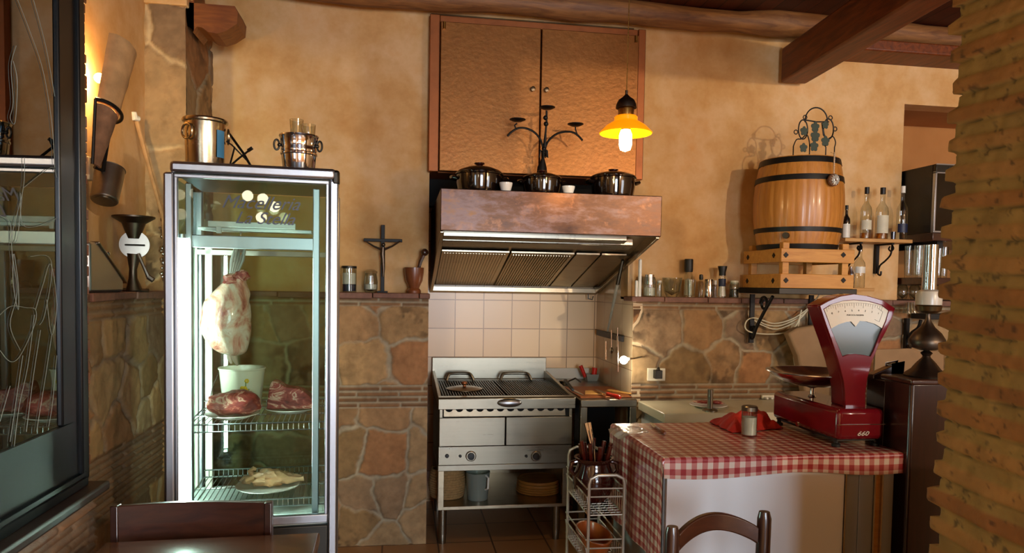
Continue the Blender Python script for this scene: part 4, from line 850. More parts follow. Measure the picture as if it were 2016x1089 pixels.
# rail with hanging tools on the tiled side of the niche
RX = NX1-.001; A = lambda px, py, dx=0: PX(px, py, RX-dx)
a = A(1178, 654); c = A(1229, 663); t = thing('tool_rail', 'dark magnetic strip on the tiled side wall of the hearth', 'knife rack', (RX-.008, (a.y+c.y)/2, a.z)); O = t.location
make('strip', B(off=O).bx(RX-.014, RX, c.y, a.y, a.z-.022, a.z+.018), 'dark_steel', t, bev=.003)
def hang(name, lb, px, py0, py1, px1=None, head=None, dx=.018, r=.004, cat='kitchen tool'):
    a = A(px, py0, dx); c = A(px1 or px, py1, dx); t = thing(name, lb, cat, (a+c)/2, group=None); O = t.location
    make('shaft', B(off=O).tube([a, (a+c)/2, c], [r, r*.8, r], 6), 'steel_shine', t)
    if head == 'ladle': make('bowl', B(off=O).ball(tuple(c), .022, 12, 8, (.5, 1, 1)), 'steel_shine', t)
    if head == 'flat': make('blade', B(off=O).bx(c.x-.002, c.x+.002, c.y-.016, c.y+.016, c.z-.05, c.z+.02), 'steel_shine', t)
hang('carving_fork', 'thin steel fork hanging at the left end of the dark strip', 1193, 672, 708, head=None, r=.007)
hang('slotted_spoon', 'steel spoon hanging second along the dark strip', 1204, 650, 690, head='ladle')
hang('turner', 'flat steel turner hanging near the right end of the dark strip', 1216, 645, 668, head='flat')
hang('skewer', 'long thin steel skewer hanging lowest on the dark strip by the lamp', 1217, 665, 732, r=.0045)
a = A(1226, 512, .05); c = A(1196, 652, .03); m_ = a.lerp(c, .32)
t = thing('gas_lighter', 'long pale tube tool hanging from the right rim of the hood', 'lighter', tuple(m_)); O = t.location
make('grip', B(off=O).tube([a, m_], [.010, .013], 8), 'dark_steel', t); make('tube', B(off=O).tube([m_, c], [.011, .006], 8), 'clear_plastic', t)
# clip lamp at the wall corner
lp = P(1228, 709, 4.06); t = thing('work_lamp', 'small bare glowing bulb on a short arm at the wall corner', 'lamp', (P(1265, 703, 4.13).x, 4.13, P(1265, 703, 4.13).z)); O = t.location
make('arm', B(off=O).tube([P(1268, 703, 4.13), P(1262, 703, 4.10), lp+Vector((.03, 0, .006))], .006, 8), 'steel_shine', t); make('socket', B(off=O).tube([lp+Vector((.034, 0, .008)), lp+Vector((.012, 0, .003))], [.008, .015], 12), 'white_plastic', t); make('bulb', B(off=O).ball(tuple(lp), .024, 20, 12), 'lamp_white', t)
# socket plates
def outlet(px0, px1, py0, py1, lb, Y=4.122):
    a = P(px0, py0, Y); c = P(px1, py1, Y); ctr = (a+c)/2; t = thing('socket_plate', lb, 'wall socket', (ctr.x, 4.128, ctr.z)); O = t.location
    make('plate', B(off=O).bx(a.x, c.x, Y-.006, Y+.012, max(c.z, .838), a.z), 'cream_plastic', t, bev=.003); return t, ctr
t, ctr = outlet(1275, 1309, 725, 750, 'cream wall socket plate with a dark plug above the worktop'); O = t.location
b = B(off=O); b.bx(ctr.x-.022, ctr.x+.022, 4.075, 4.117, ctr.z-.02, ctr.z+.03); b.tube([(ctr.x, 4.09, ctr.z+.03), (ctr.x+.002, 4.09, ctr.z+.05)], [.014, .004], 8); make('plug', b, 'dark_steel', t, bev=.004)
t, ctr = outlet(1500, 1527, 778, 800, 'cream wall socket with two white plugs, just above the worktop'); O = t.location
for k in (-1, 1): make('plug', B(off=O).bx(ctr.x-.022+k*.016, ctr.x-.006+k*.016, 4.08, 4.117, max(ctr.z-.015, .84), ctr.z+.025), 'white_plastic', t, bev=.004)

# ================================================================== LEDGE ITEMS
LZ = LEDGE; LY2 = 4.178
def lathed(name, lb, cat, px0, px1, ptop, prof, mat, Y=LY2, z0=LZ, n=24, group=None, parts=()):
    """prof in (fraction of radius, fraction of height)"""
    x, r = xr(px0, px1, Y, 560); h = zz((px0+px1)/2, ptop, Y)-z0
    if parts:
        t = thing(name, lb, cat, (x, Y, z0), group=group)
        for nm, pr, mt in [('body', prof, mat)]+list(parts): make(nm, B().lathe([(a*r, c*h) for a, c in pr], n=n), mt, t)
        return t, r, h
    return solo(name, lb, cat, B().lathe([(a*r, c*h) for a, c in prof], n=n), mat, (x, Y, z0), group=group), r, h
JAR = [(0, 0), (.92, 0), (1, .04), (1, .8), (.9, .88), (.88, .88), (.96, .8), (.95, .05), (0, .04)]
lathed('salt_jar', 'clear cylinder jar with dark contents nearest the refrigerator on the ledge', 'jar', 672, 702, 523, [(0, 0), (.96, 0), (1, .03), (1, .9), (.97, .9), (.95, .04), (0, .03)], 'clear_glass', parts=(('lid', [(0, .9), (1.02, .9), (1.02, .98), (0, 1)], 'dark_steel'), ('contents', [(0, .045), (.93, .045), (.93, .3), (0, .32)], 'blue_label'), ('salt', [(0, .31), (.9, .31), (.9, .72), (0, .74)], 'food_white')))
lathed('preserving_jar', 'squat clear glass jar with glass lid beside the crucifix', 'jar', 715, 744, 530, [(0, 0), (.7, 0), (.95, .12), (1, .45), (.85, .75), (.8, .82), (.78, .8), (.95, .45), (.9, .14), (0, .05)], 'clear_glass', parts=(('lid', [(0, .82), (.92, .82), (.95, .9), (.5, .98), (0, 1)], 'clear_glass'), ('contents', [(0, .06), (.86, .14), (.9, .35), (0, .38)], 'food_white')))
cy = 4.19; C = lambda px, py: P(px, py, cy)
t = thing('crucifix', 'black standing crucifix on the ledge between jar and mortar', 'crucifix', (C(754, 560).x, cy, LZ)); O = t.location
b = B(off=O); a = C(754, 443); b.bx(a.x-.011, a.x+.011, cy-.008, cy+.008, LZ, a.z); q = C(754, 473); b.bx(C(716, 473).x, C(792, 473).x, cy-.009, cy+.009, q.z-.010, q.z+.008); b.bx(a.x-.03, a.x+.03, cy-.03, cy+.03, LZ, LZ+.01); make('cross', b, 'black_iron', t, bev=.002)
b = B(off=O); F_ = lambda px, py: P(px, py, cy-.022)
b.tube([F_(720, 475), F_(736, 485), F_(750, 491)], [.004, .005, .007], 8); b.tube([F_(788, 475), F_(772, 485), F_(757, 491)], [.004, .005, .007], 8)
b.tube([F_(754, 487), F_(753, 500), F_(754, 512), F_(755, 530), F_(754, 545)], [.012, .015, .012, .009, .005], 10); b.ball(tuple(F_(755, 482)), .011, 10, 8); make('figure', b, 'pewter', t)
t, r, h = lathed('mortar', 'turned wooden mortar at the right end of the left ledge', 'mortar', 796, 834, 527, [(0, 0), (.72, 0), (.75, .1), (.55, .2), (.6, .26), (.9, .5), (1, .8), (1.02, 1), (.9, 1), (.8, .6), (.3, .4), (0, .36)], 'bowl_wood', n=32)
a = P(818, 552, 4.178); c = P(828, 515, 4.165); e = P(836, 497, 4.16)
solo('pestle', 'dark wooden pestle leaning in the mortar', 'pestle', B(off=a).tube([a, a.lerp(c, .5), c, e], [.010, .009, .012, .013], 10).ball(tuple(e), .022, 12, 8), 'walnut', a)
# right ledge
for px0, px1, pt, lb in ((1250, 1256, 552, 'short white taper candle at the left end of the right ledge'), (1256, 1263, 510, 'tall white taper candle at the left end of the right ledge')):
    lathed('candle', lb, 'candle', px0, px1, pt, [(0, 0), (1, 0), (1, .97), (.5, 1), (0, 1)], 'candle_wax', group='taper candles on the right ledge', n=12, Y=4.16)
lathed('glass_jar', 'round glass jar with shiny steel cap next to the candles', 'jar', 1266, 1291, 540, JAR, 'clear_glass', Y=4.165, parts=(('cap', [(0, .55), (.78, .55), (.78, .98), (0, 1)], 'chrome'), ('contents', [(0, .05), (.9, .05), (.9, .4), (0, .42)], 'food_white')))
lathed('glass_shaker', 'tiny glass shaker with white cap between two glass jars', 'shaker', 1293, 1303, 551, JAR, 'clear_glass', Y=4.15, n=16, parts=(('cap', [(0, .8), (.9, .8), (.9, .95), (0, 1)], 'white_plastic'),))
lathed('glass_bowl', 'wide clear glass bowl on the right ledge', 'bowl', 1303, 1343, 547, [(0, 0), (.5, 0), (.8, .25), (1, .95), (1, 1), (.95, .97), (.75, .3), (0, .08)], 'clear_glass', Y=4.17, n=32)
lathed('pepper_mill', 'tall glass pepper mill with square black cap', 'mill', 1346, 1364, 510, [(0, 0), (.95, 0), (1, .05), (1, .55), (.75, .66), (0, .66)], 'clear_glass', Y=4.20, parts=(('cap', [(0, .66), (.9, .66), (.98, .72), (.98, .97), (.9, 1), (0, 1)], 'black'), ('contents', [(0, .05), (.85, .05), (.85, .45), (0, .5)], 'food_white')))
lathed('tumbler', 'clear glass tumbler in front of the tall pepper mill', 'glass', 1352, 1370, 551, [(0, 0), (.8, 0), (1, 1), (.95, 1), (.76, .06), (0, .06)], 'clear_glass', Y=4.14)
lathed('oil_cruet', 'slim glass cruet with grey stopper left of the steel tin', 'cruet', 1374, 1386, 540, [(0, 0), (.95, 0), (1, .04), (.95, .6), (.5, .72), (.5, .78), (0, .78)], 'clear_glass', Y=4.17, parts=(('stopper', [(0, .76), (.6, .76), (.7, .84), (.6, .98), (0, 1)], 'dark_steel'),))
lathed('steel_tin', 'plain shiny steel canister between the cruet and the salt mill', 'canister', 1387, 1404, 550, [(0, 0), (.98, 0), (1, .03), (1, .97), (.96, 1), (0, 1)], 'steel_shine', Y=4.16)
lathed('small_shaker', 'little shaker with pale cap squeezed left of the salt mill', 'shaker', 1404, 1412, 552, [(0, 0), (.95, 0), (1, .75), (0, .75)], 'clear_glass', Y=4.19, n=14, parts=(('cap', [(0, .75), (.95, .75), (.9, 1), (0, 1)], 'white_plastic'),))
lathed('salt_mill', 'waisted salt mill with flared black cap and blue band', 'mill', 1412, 1431, 524, [(0, 0), (.9, 0), (.92, .04), (.7, .4), (.75, .7), (0, .72)], 'clear_glass', Y=4.165, parts=(('cap', [(0, .7), (.72, .7), (.72, .8), (1, .98), (.96, 1), (0, 1)], 'black'), ('band', [(.74, .36), (.76, .37), (.8, .58), (.76, .6)], 'blue_label'), ('salt', [(0, .05), (.82, .05), (.64, .36), (0, .38)], 'food_white')))
lathed('spice_jar', 'small spice jar with cream lid at the right end by the crate', 'jar', 1436, 1455, 552, JAR, 'clear_glass', Y=4.15, parts=(('lid', [(0, .78), (.9, .78), (.9, .98), (0, 1)], 'cream_plastic'), ('contents', [(0, .05), (.9, .05), (.9, .5), (0, .52)], 'dark_steel')))
# ================================================================== WHITE WORKTOP BEHIND THE COUNTER
WZ = .835
t = thing('worktop', 'white worktop unit along the stone wall behind the counter', 'worktop', (2.1, 3.9, 0)); O = t.location
make('top', B(off=O).bx(1.42, 2.85, 3.68, 4.108, WZ-.055, WZ), 'worktop_white', t, bev=.006); make('cabinet', B(off=O).bx(1.44, 2.83, 3.72, 4.10, 0, WZ-.055), 'white_enamel', t, bev=.003)
x, r = xr(1357, 1432, 3.86, 800)
solo('plate', 'white plate with slices of ham on the worktop behind the counter', 'plate', B().lathe(plate_prof(r, 0), n=36), 'white_ceramic', (x, 3.86, WZ))
b = B()
for i in range(5): a = i*1.3; b.ball((.05*math.cos(a), .035*math.sin(a), .016+.003*i), .045, 14, 6, (1, .6, .16), lump(i+2, .3, 2))
solo('ham_slices', 'pink ham slices on the white plate of the worktop', 'ham', b, 'red_meat', (x, 3.86, WZ+.008))
x, r = xr(1382, 1413, 3.74, 806); t = thing('roll_holder', 'upright steel rod on a round base on the worktop', 'holder', (x, 3.74, WZ))
zt = zz(1397, 767, 3.74)-WZ; make('base', B().lathe([(0, 0), (r, 0), (r, .008), (r*.8, .014), (0, .016)], n=28), 'steel', t); make('rod', B().cyl((0, 0, .012), (0, 0, zt), .016, n=18), 'steel_up', t)

# ================================================================== COUNTER AND GINGHAM CLOTH
CX0, CX1, CY0, CY1, CZ = .95, 1.915, 2.46, 3.09, .898
t = thing('serving_counter', 'steel sided serving counter with pale front panel under the checked cloth', 'counter', ((CX0+CX1)/2, (CY0+CY1)/2, 0)); O = t.location
make('body', B(off=O).bx(CX0+.012, CX1-.03, CY0+.02, CY1-.01, .04, CZ-.004), 'panel_grey', t)
xa = [P(px, 1000, CY0).x for px in (1312, 1663, 1690, 1720)]
make('front_panel', B(off=O).bx(xa[0], xa[1]-.004, CY0, CY0+.02, .05, CZ-.004), 'panel_white', t, bev=.002)
make('door_panel', B(off=O).bx(xa[1], xa[2]-.002, CY0, CY0+.02, .05, CZ-.004), 'panel_grey', t, bev=.002); make('door_panel', B(off=O).bx(xa[2], xa[3]-.003, CY0, CY0+.02, .05, CZ-.004), 'panel_grey', t, bev=.002)
make('edge_strip', B(off=O).bx(xa[1]-.003, xa[1]+.003, CY0-.004, CY0+.002, .05, CZ-.01), 'steel_shine', t); make('edge_strip', B(off=O).bx(xa[3]-.003, xa[3]+.003, CY0-.004, CY0+.002, .05, CZ-.01), 'steel_shine', t)
x2 = P(1735, 1000, CY0).x; make('wood_filler', B(off=O).bx(xa[3]+.004, x2-.003, CY0+.008, CY0+.02, .05, CZ-.01), 'crate_wood', t); make('edge_strip', B(off=O).bx(x2-.003, x2+.003, CY0-.004, CY0+.02, .05, CZ-.01), 'steel_shine', t)
make('end_panel', B(off=O).bx(x2+.003, P(1757, 1000, CY0).x, CY0, CY0+.02, .05, CZ-.01), 'panel_grey', t)
# cloth: one sheet folded over three edges, textured along its own length and width
def cloth():
    xl, xr_, yf, yb = CX0-.004, CX1+.012, CY0-.012, CY1+.002; zt = CZ+.0015; L, Rr, Fr = .40, .05, .072
    us = np.linspace(-L, (xr_-xl)+Rr, 150); vsn = np.linspace(-Fr, yb-yf, 84); vs = []; uv = []
    for v in vsn:
        for u in us:
            x = xl+min(max(u, 0), xr_-xl); y = yf+max(v, 0); z = zt; dl = max(-u, 0); dr = max(u-(xr_-xl), 0); df = max(-v, 0)
            z += .0022*max(0, mnoise.noise(Vector((u*6, v*9, 0))))+.001
            if dl > 0: x -= .004+.011*dl*(1+math.sin(v*26+.8*math.sin(dl*6)))+.003*min(dl*20, 1); z = zt-dl*.995; y -= .05*df
            if dr > 0: x += .006*math.sin(v*30)*min(dr*20, 1)+.004; z = zt-dr
            if df > 0:
                y -= .004+.005*math.sin(u*17+1)*min(df*14, 1)*.6; z = min(z, zt-df*(1+.12*math.sin(u*9)))
                if dl > 0: z = zt-dl-df*.2; x -= .0; y = yf-df*.25
            vs.append((x, y, z)); uv.append((u+.5, v+.5))
    nu, nv = len(us), len(vsn); me = bpy.data.meshes.new('tablecloth'); fs = [(j*nu+i, j*nu+i+1, (j+1)*nu+i+1, (j+1)*nu+i) for j in range(nv-1) for i in range(nu-1)]
    me.from_pydata(vs, [], fs); l = me.uv_layers.new(name='UVMap')
    for p in me.polygons:
        for li in p.loop_indices: l.data[li].uv = uv[me.loops[li].vertex_index]
    me.materials.append(M['gingham']); me.shade_smooth(); o = bpy.data.objects.new('tablecloth', me); COL.objects.link(o)
    return props(o, 'red and white gingham oilcloth spread over the serving counter', 'tablecloth')
cloth(); CT = CZ+.0045
q = PZ(1475, 858, CT); x, r = xr(1459, 1491, q.y, 830); h = zz(1475, 799, q.y)-CT
t = thing('salt_shaker', 'glass shaker half full of white salt on the checked cloth', 'shaker', (x, q.y, CT))
make('glass', B().lathe([(0, 0), (r*.96, 0), (r, .004), (r*.98, h*.86), (r*.94, h*.86), (r*.94, .006), (0, .006)], n=32), 'clear_glass', t); make('salt', B().lathe([(0, .007), (r*.92, .007), (r*.92, h*.63), (0, h*.64)], n=28), 'food_white', t); make('cap', B().lathe([(0, h*.86), (r*1.02, h*.84), (r*1.03, h*.97), (r*.9, h), (0, h)], n=28), 'steel', t)
knife('small_knife', 'small wooden handled knife lying on the left of the cloth', PZ(1309, 853, CT+.008), PZ(1292, 842, CT+.008), PZ(1280, 832, CT+.006), 'bowl_wood', .009)
# crumpled red cloth: one heap
b = B(); a0 = PZ(1408, 836, CT); a1 = PZ(1556, 850, CT)
cx_ = (a0.x+a1.x)/2; L_ = (a1.x-a0.x)
def clothfn(i, j):
    u = (i-.5)*L_*1.05; v = (j-.5)*.24; e = min(i, 1-i, j, 1-j)*5; e = min(1, e)
    h = .020+.055*abs(mnoise.noise(Vector((u*11+3, v*13, 1))))+.06*abs(mnoise.noise(Vector((u*5+7, v*5, 4))))*1.2
    return (cx_+u+.012*mnoise.noise(Vector((u*20, v*20, 9))), 3.0+v+.012*mnoise.noise(Vector((u*20, v*20, 5)))+.04*math.sin(u*9), CT+.002+h*e)
b.grid(clothfn, 80, 36); b2 = B(off=(cx_, 3.0, CT)); b2.add(b.v, b.f); solo('red_cloth', 'crumpled red cloth heaped at the back of the counter', 'cloth', b2, 'red_cloth', (cx_, 3.0, CT), thick=.003)
# clear film crumpled at the counter corner
q = PZ(1212, 848, CT); b = B()
def film(i, j): u = (i-.5)*.13; v = (j-.5)*.16; return (u+.008*mnoise.noise(Vector((u*40, v*40, 2))), v, .006+.035*abs(mnoise.noise(Vector((u*22, v*22, 1)))) - max(0, -u-.02)*.6)
b.grid(film, 26, 26); solo('plastic_wrap', 'crumpled clear plastic on the left back corner of the counter', 'plastic wrap', b, 'film', (q.x+.045, q.y-.03, CT))

# ================================================================== RED COUNTER SCALE
f0 = PZ(1650, 872, CT+.02); SY = f0.y; SB0 = P(1648, 868, SY); SB1 = P(1741, 868, SY); ST_ = P(1700, 806, SY).z; SBz = SB0.z
sx0, sx1 = SB0.x, SB1.x; SL = .50; sx1 = min(sx1, 1.905)
t = thing('counter_scale', 'dark red enamel shop scale with fan shaped dial on the counter', 'scale', ((sx0+sx1)/2, SY+.25, CT)); O = t.location
make('base', B(off=O).bx(sx0, sx1, SY, SY+SL, SBz, ST_), 'red_enamel', t, bev=.018)
make('trim_line', B(off=O).bx(sx0-.001, sx1+.001, SY-.0015, SY+.004, P(1700, 836, SY).z-.0012, P(1700, 836, SY).z+.0012), 'chrome', t)
q = P(1697, 852, SY); text_mesh('660', .024, 'white_ceramic', t, 'badge', Matrix.Translation((q.x-O.x, SY-O.y-.003, q.z-O.z-.011)) @ UP @ Matrix.Scale(1.35, 4, (1, 0, 0)), .35, .002)
for x in (sx0+.015, sx1-.02):
    for y in (SY+.03, SY+SL-.04): make('foot', B(off=O).lathe([(0, CT), (.017, CT), (.017, CT+.010), (.009, CT+.013), (.009, SBz+.004), (0, SBz+.004)], c=(x, y), n=16), 'rubber', t)
make('underframe', B(off=O).bx(sx0+.012, sx1-.012, SY+.02, SY+SL-.02, SBz-.006, SBz+.01), 'dark_steel', t)
make('side_screw', B(off=O).lathe([(0, 0), (.011, 0), (.009, .006), (0, .007)], n=16, M=Matrix.Translation((sx0, PX(1571, 835, sx0).y, PX(1571, 835, sx0).z)) @ Matrix.Rotation(-PI/2, 4, 'Y')), 'chrome', t)
HY = SY+.055
out = [(1614, 602), (1632, 592), (1655, 583), (1680, 579), (1710, 583), (1738, 591), (1763, 607), (1757, 625), (1745, 652), (1731, 678), (1717, 712), (1708, 745), (1704, 775), (1704, 802), (1664, 802), (1664, 775), (1661, 750), (1651, 712), (1638, 672), (1625, 636)]
win = [(1622, 609), (1636, 600), (1658, 593), (1682, 591), (1712, 594), (1736, 601), (1750, 612), (1744, 632), (1731, 662), (1720, 690), (1714, 702), (1700, 699), (1684, 697), (1670, 698), (1659, 702), (1650, 680), (1636, 646), (1628, 624)]
T2 = lambda L, Y: [(P(x, y, Y).x, P(x, y, Y).z) for x, y in L]
po = T2(out, HY)
b = B(off=O); b.prism(po, HY+.012, HY+.10); make('column', b, 'red_enamel', t, bev=.007, sharp=50)
# rim: front ring between outline and window
def resample(L, n):
    L = [Vector(p) for p in L]; ds = [0]
    for i in range(len(L)): ds.append(ds[-1]+(L[(i+1) % len(L)]-L[i]).length)
    o = []
    for k in range(n):
        s = ds[-1]*k/n; i = max(j for j in range(len(L)) if ds[j] <= s+1e-9); f_ = (s-ds[i])/max(1e-9, ds[i+1]-ds[i]); o.append(L[i].lerp(L[(i+1) % len(L)], f_))
    return o
from mathutils.geometry import tessellate_polygon
def ring_prism(b, outer, inner, y0, y1):
    for y, in ((y0,), (y1,)):
        tri = tessellate_polygon([[Vector((p[0], p[1], 0)) for p in outer], [Vector((p[0], p[1], 0)) for p in inner]]); al = outer+inner
        b.add([(p[0], y, p[1]) for p in al], [tuple(q) for q in tri])
    for L in (outer, inner): n = len(L); b.add([(p[0], y0, p[1]) for p in L]+[(p[0], y1, p[1]) for p in L], [(i, (i+1) % n, n+(i+1) % n, n+i) for i in range(n)])
pw = T2(win, HY)
b = B(off=O); ring_prism(b, po, pw, HY, HY+.0125); make('dial_rim', b, 'red_enamel', t, sharp=30, bev=.002)
arc = [(1636, 647), (1650, 639), (1665, 634), (1675, 633), (1684, 643), (1692, 632), (1705, 633), (1722, 638), (1737, 647)]
dl = [(1622, 609), (1636, 600), (1658, 593), (1682, 591), (1712, 594), (1736, 601), (1750, 612), (1744, 632)]+arc[::-1]+[(1628, 624)]
d = make('dial', B(off=O).prism(T2(dl, HY+.006), HY+.004, HY+.011), 'dial_white', t, sharp=30)
lw = arc+[(1731, 662), (1720, 690), (1714, 702), (1700, 699), (1684, 697), (1670, 698), (1659, 702), (1650, 680)]
make('lower_glass', B(off=O).prism(T2(lw, HY+.008), HY+.009, HY+.0115), 'grey_glass_panel', t, sharp=30)
b = B(off=O); ctr = (1684, 800)
for k in range(25):
    a = math.radians(-16.5+k*1.32); L0 = 198 if k % 4 else 194; L1 = 203
    p0 = P(ctr[0]+L0*math.sin(a), ctr[1]-L0*math.cos(a), HY+.0035); p1 = P(ctr[0]+L1*math.sin(a), ctr[1]-L1*math.cos(a), HY+.0035)
    b.tube([p0, p1], .0004, 4)
pts = [P(ctr[0]+203.5*math.sin(math.radians(a)), ctr[1]-203.5*math.cos(math.radians(a)), HY+.0035) for a in np.linspace(-16.5, 16, 14)]; b.tube(pts, .0005, 4)
b.tube([P(*q, HY+.0035) for q in ((1728, 607), (1738, 614), (1731, 634), (1722, 629))], .0006, 4)
make('scale_marks', b, 'ink', d)
for k in range(8):
    a = math.radians(-14+k*4.0); q = P(ctr[0]+187*math.sin(a), ctr[1]-187*math.cos(a), HY+.003)-O; text_mesh('87654321'[k], .010, 'ink', d, 'numeral', Matrix.Translation((q.x, q.y, q.z)) @ Matrix.Rotation(a, 4, 'Y') @ UP, 0, .0002)
q = P(1684, 622, HY+.003)-O; text_mesh('PORTATA MASSIMA', .0085, 'ink', d, 'inscription', Matrix.Translation((q.x, q.y, q.z)) @ UP, 0, .0002)
# pan on its spindle
py_ = SY+SL-.17; pxc, pr_ = xr(1506, 1700, py_, 735); pz = P(1560, 733, py_).z
make('pan', B(off=O).lathe([(0, pz-.058), (pr_*.45, pz-.055), (pr_*.75, pz-.036), (pr_*.93, pz-.012), (pr_*.98, pz), (pr_*1.03, pz+.002), (pr_*1.03, pz+.006), (pr_*.97, pz+.006), (pr_*.9, pz-.008), (pr_*.72, pz-.031), (pr_*.42, pz-.049), (0, pz-.052)], c=(pxc, py_), n=56), 'pan_steel', t)
b = B(off=O); b.lathe([(0, ST_-.004), (.02, ST_-.002), (.016, ST_+.006), (.010, ST_+.008), (.010, pz-.07), (.03, pz-.062), (.035, pz-.053), (0, pz-.053)], c=(max(pxc-.01, sx0+.03), py_), n=24); make('spindle', b, 'chrome', t)

# ================================================================== DARK PARTITION AND OIL LAMP
PY = 2.42; pl = P(1795, 750, PY).x; pr2 = P(1878, 750, PY).x+.04; pz_ = P(1830, 747, PY).z
t = thing('wooden_partition', 'dark polished wooden partition post behind the brick pillar', 'partition', ((pl+pr2)/2, PY+.08, 0)); O = t.location
make('post', B(off=O).bx(pl, pr2, PY, PY+.16, 0, pz_-.012), 'walnut_up', t, bev=.012); make('cap', B(off=O).bx(pl-.008, pr2+.01, PY-.012, PY+.17, pz_-.02, pz_), 'walnut', t, bev=.006)
x2 = P(1734, 740, PY+.32).x
make('side_panel', B(off=O).prism([(pl+.02, 0), (pl+.02, pz_-.014), (x2+.03, pz_+.035), (x2, pz_+.03), (x2, 0)], PY+.25, PY+.29), 'walnut_up', t, bev=.006); make('side_panel', B(off=O).bx(pl+.01, pl+.05, PY+.16, PY+.25, 0, pz_-.03), 'walnut_up', t)
OLY = PY+.08; ox, _ = xr(1800, 1856, OLY, 600); Z = lambda py: zz(1830, py, OLY); S_ = lambda w_: w_/2*OLY/F*1.12
t = thing('oil_lamp', 'tall antique oil lamp with glass chimney standing on the partition', 'oil lamp', (ox, OLY, pz_)); O = t.location; cc = (ox, OLY)
def lp_(nm, L, m, n=32, par=None): return make(nm, B(off=O).lathe([(S_(w_), Z(py)) for w_, py in L], c=cc, n=n), m, par or t)
b0 = pz_
make('foot', B(off=O).lathe([(0, b0), (S_(76), b0), (S_(78), b0+.006), (S_(72), b0+.014), (S_(52), b0+.03), (S_(34), b0+.055), (S_(16), b0+.075), (S_(12), b0+.085), (0, b0+.085)], c=cc, n=36, wob=lambda a, z: .02*math.sin(a*8)), 'pewter', t)
lp_('stem', [(0, 712), (10, 712), (12, 702), (22, 695), (10, 690), (12, 684), (0, 684)], 'pewter'); lp_('reservoir', [(0, 690), (30, 689), (60, 684), (66, 676), (64, 668), (50, 656), (26, 644), (12, 632), (8, 622), (10, 616), (0, 616)], 'pewter')
lp_('gallery', [(0, 618), (30, 617), (44, 612), (48, 603), (44, 600), (0, 600)], 'brass_dark') if 'brass_dark' in M else lp_('gallery', [(0, 618), (30, 617), (44, 612), (48, 603), (44, 600), (0, 600)], 'pewter')
lp_('glass_bulb', [(40, 602), (46, 600), (47, 582), (42, 574), (26, 570), (24, 570), (40, 576), (44, 584), (43, 600)], 'frosted_glass'); lp_('chimney', [(26, 572), (26, 482), (24.5, 482), (24.5, 572)], 'lamp_glass', n=40) if 'lamp_glass' in M else lp_('chimney', [(26, 572), (26, 482), (24.5, 482), (24.5, 572)], 'clear_glass', n=40)
b = B(off=O); b.tube([(ox+.02, OLY-.02, Z(676)), (ox+.05, OLY-.05, Z(672)), (ox+.07, OLY-.05, Z(668))], .004, 6); make('wick_knob', b, 'pewter', t)

# ================================================================== WIRE TROLLEY, POT, DISH
TRY0, TRY1 = 2.76, 3.12; tx0, tx1 = P(1160, 960, TRY0).x, CX0-.045
t = thing('wire_trolley', 'narrow white wire trolley with three baskets beside the counter', 'trolley', ((tx0+tx1)/2, (TRY0+TRY1)/2, 0)); O = t.location
zt = P(1200, 936, TRY0).z; zr_ = zt+.035
for y, z_, nm in ((TRY0, zt, 'front_frame'), (TRY1, zr_, 'rear_frame')):
    k = .035; b = B(off=O); b.tube([(tx0, y, .05), (tx0, y, z_-k), (tx0+.006, y, z_-.014), (tx0+k, y, z_), (tx1-k, y, z_), (tx1-.006, y, z_-.014), (tx1, y, z_-k), (tx1, y, .05)], .0065, 10); make(nm, b, 'trolley_wire', t)
tiers = []
for (p1, p2) in ((962, 978), (1062, 1079)): tiers.append((P(1200, p1, TRY0).z, P(1200, p2, TRY0).z))
tiers.append((.26, .22)); tf = []
for za, zb_ in tiers:
    b = B(off=O); g = .008
    for z_ in (za, zb_): b.tube([(tx0-g, TRY0-g*0, z_), (tx1+g*0, TRY0, z_), (tx1, TRY1, z_), (tx0-g, TRY1, z_)], .0035, 6, closed=True)
    zf_ = zb_-.075; tf.append(zf_)
    b.tube([(tx0, TRY0, zf_), (tx1, TRY0, zf_), (tx1, TRY1, zf_), (tx0, TRY1, zf_)], .0035, 6, closed=True)
    for i in range(13): y = TRY0+i*(TRY1-TRY0)/12; b.tube([(tx0-g, y, zb_), (tx0, y, zf_), (tx1, y, zf_), (tx1, y, zb_)], .002, 5)
    for i in range(1, 6): x = tx0+i*(tx1-tx0)/6; b.tube([(x, TRY0, zf_), (x, TRY1, zf_)], .002, 5)
    make('basket', b, 'trolley_wire', t)
for x in (tx0, tx1):
    for y in (TRY0, TRY1): make('wheel', B(off=O).cyl((x-.01, y, .025), (x+.01, y, .025), .025, n=20), 'rubber', t)
PYc = 2.96; px_, pr3 = xr(1143, 1222, PYc, 900); px_ = max(px_, tx0+.005+pr3*1.0); px_ = (tx0+tx1)/2; pr3 = min(pr3, .088); pz0 = tf[0]+.004; ph = P(1182, 899, PYc).z-pz0
t = thing('earthenware_pot', 'glossy dark brown earthenware pot full of cutlery in the trolley', 'pot', (px_, PYc, pz0))
make('body', B().lathe([(0, 0), (pr3*.6, 0), (pr3*.82, ph*.12), (pr3*1.05, ph*.38), (pr3*1.04, ph*.55), (pr3*.82, ph*.82), (pr3*.8, ph*.88), (pr3*.98, ph*.97), (pr3*.99, ph), (pr3*.86, ph*.99), (pr3*.74, ph*.86), (pr3*.95, ph*.5), (pr3*.7, ph*.1), (0, ph*.07)], n=44), 'glaze_brown', t)
for a in (PI*.98, -.15):
    e = Vector((math.cos(a), math.sin(a), 0)); make('handle', B().tube([e*pr3*.85+Vector((0, 0, ph*.9)), e*pr3*1.12+Vector((0, 0, ph*.86)), e*pr3*1.2+Vector((0, 0, ph*.7)), e*pr3*1.0+Vector((0, 0, ph*.58))], [.009, .011, .010, .008], 10), 'glaze_brown', t)
r3 = random.Random(8); zin = pz0+ph*.14
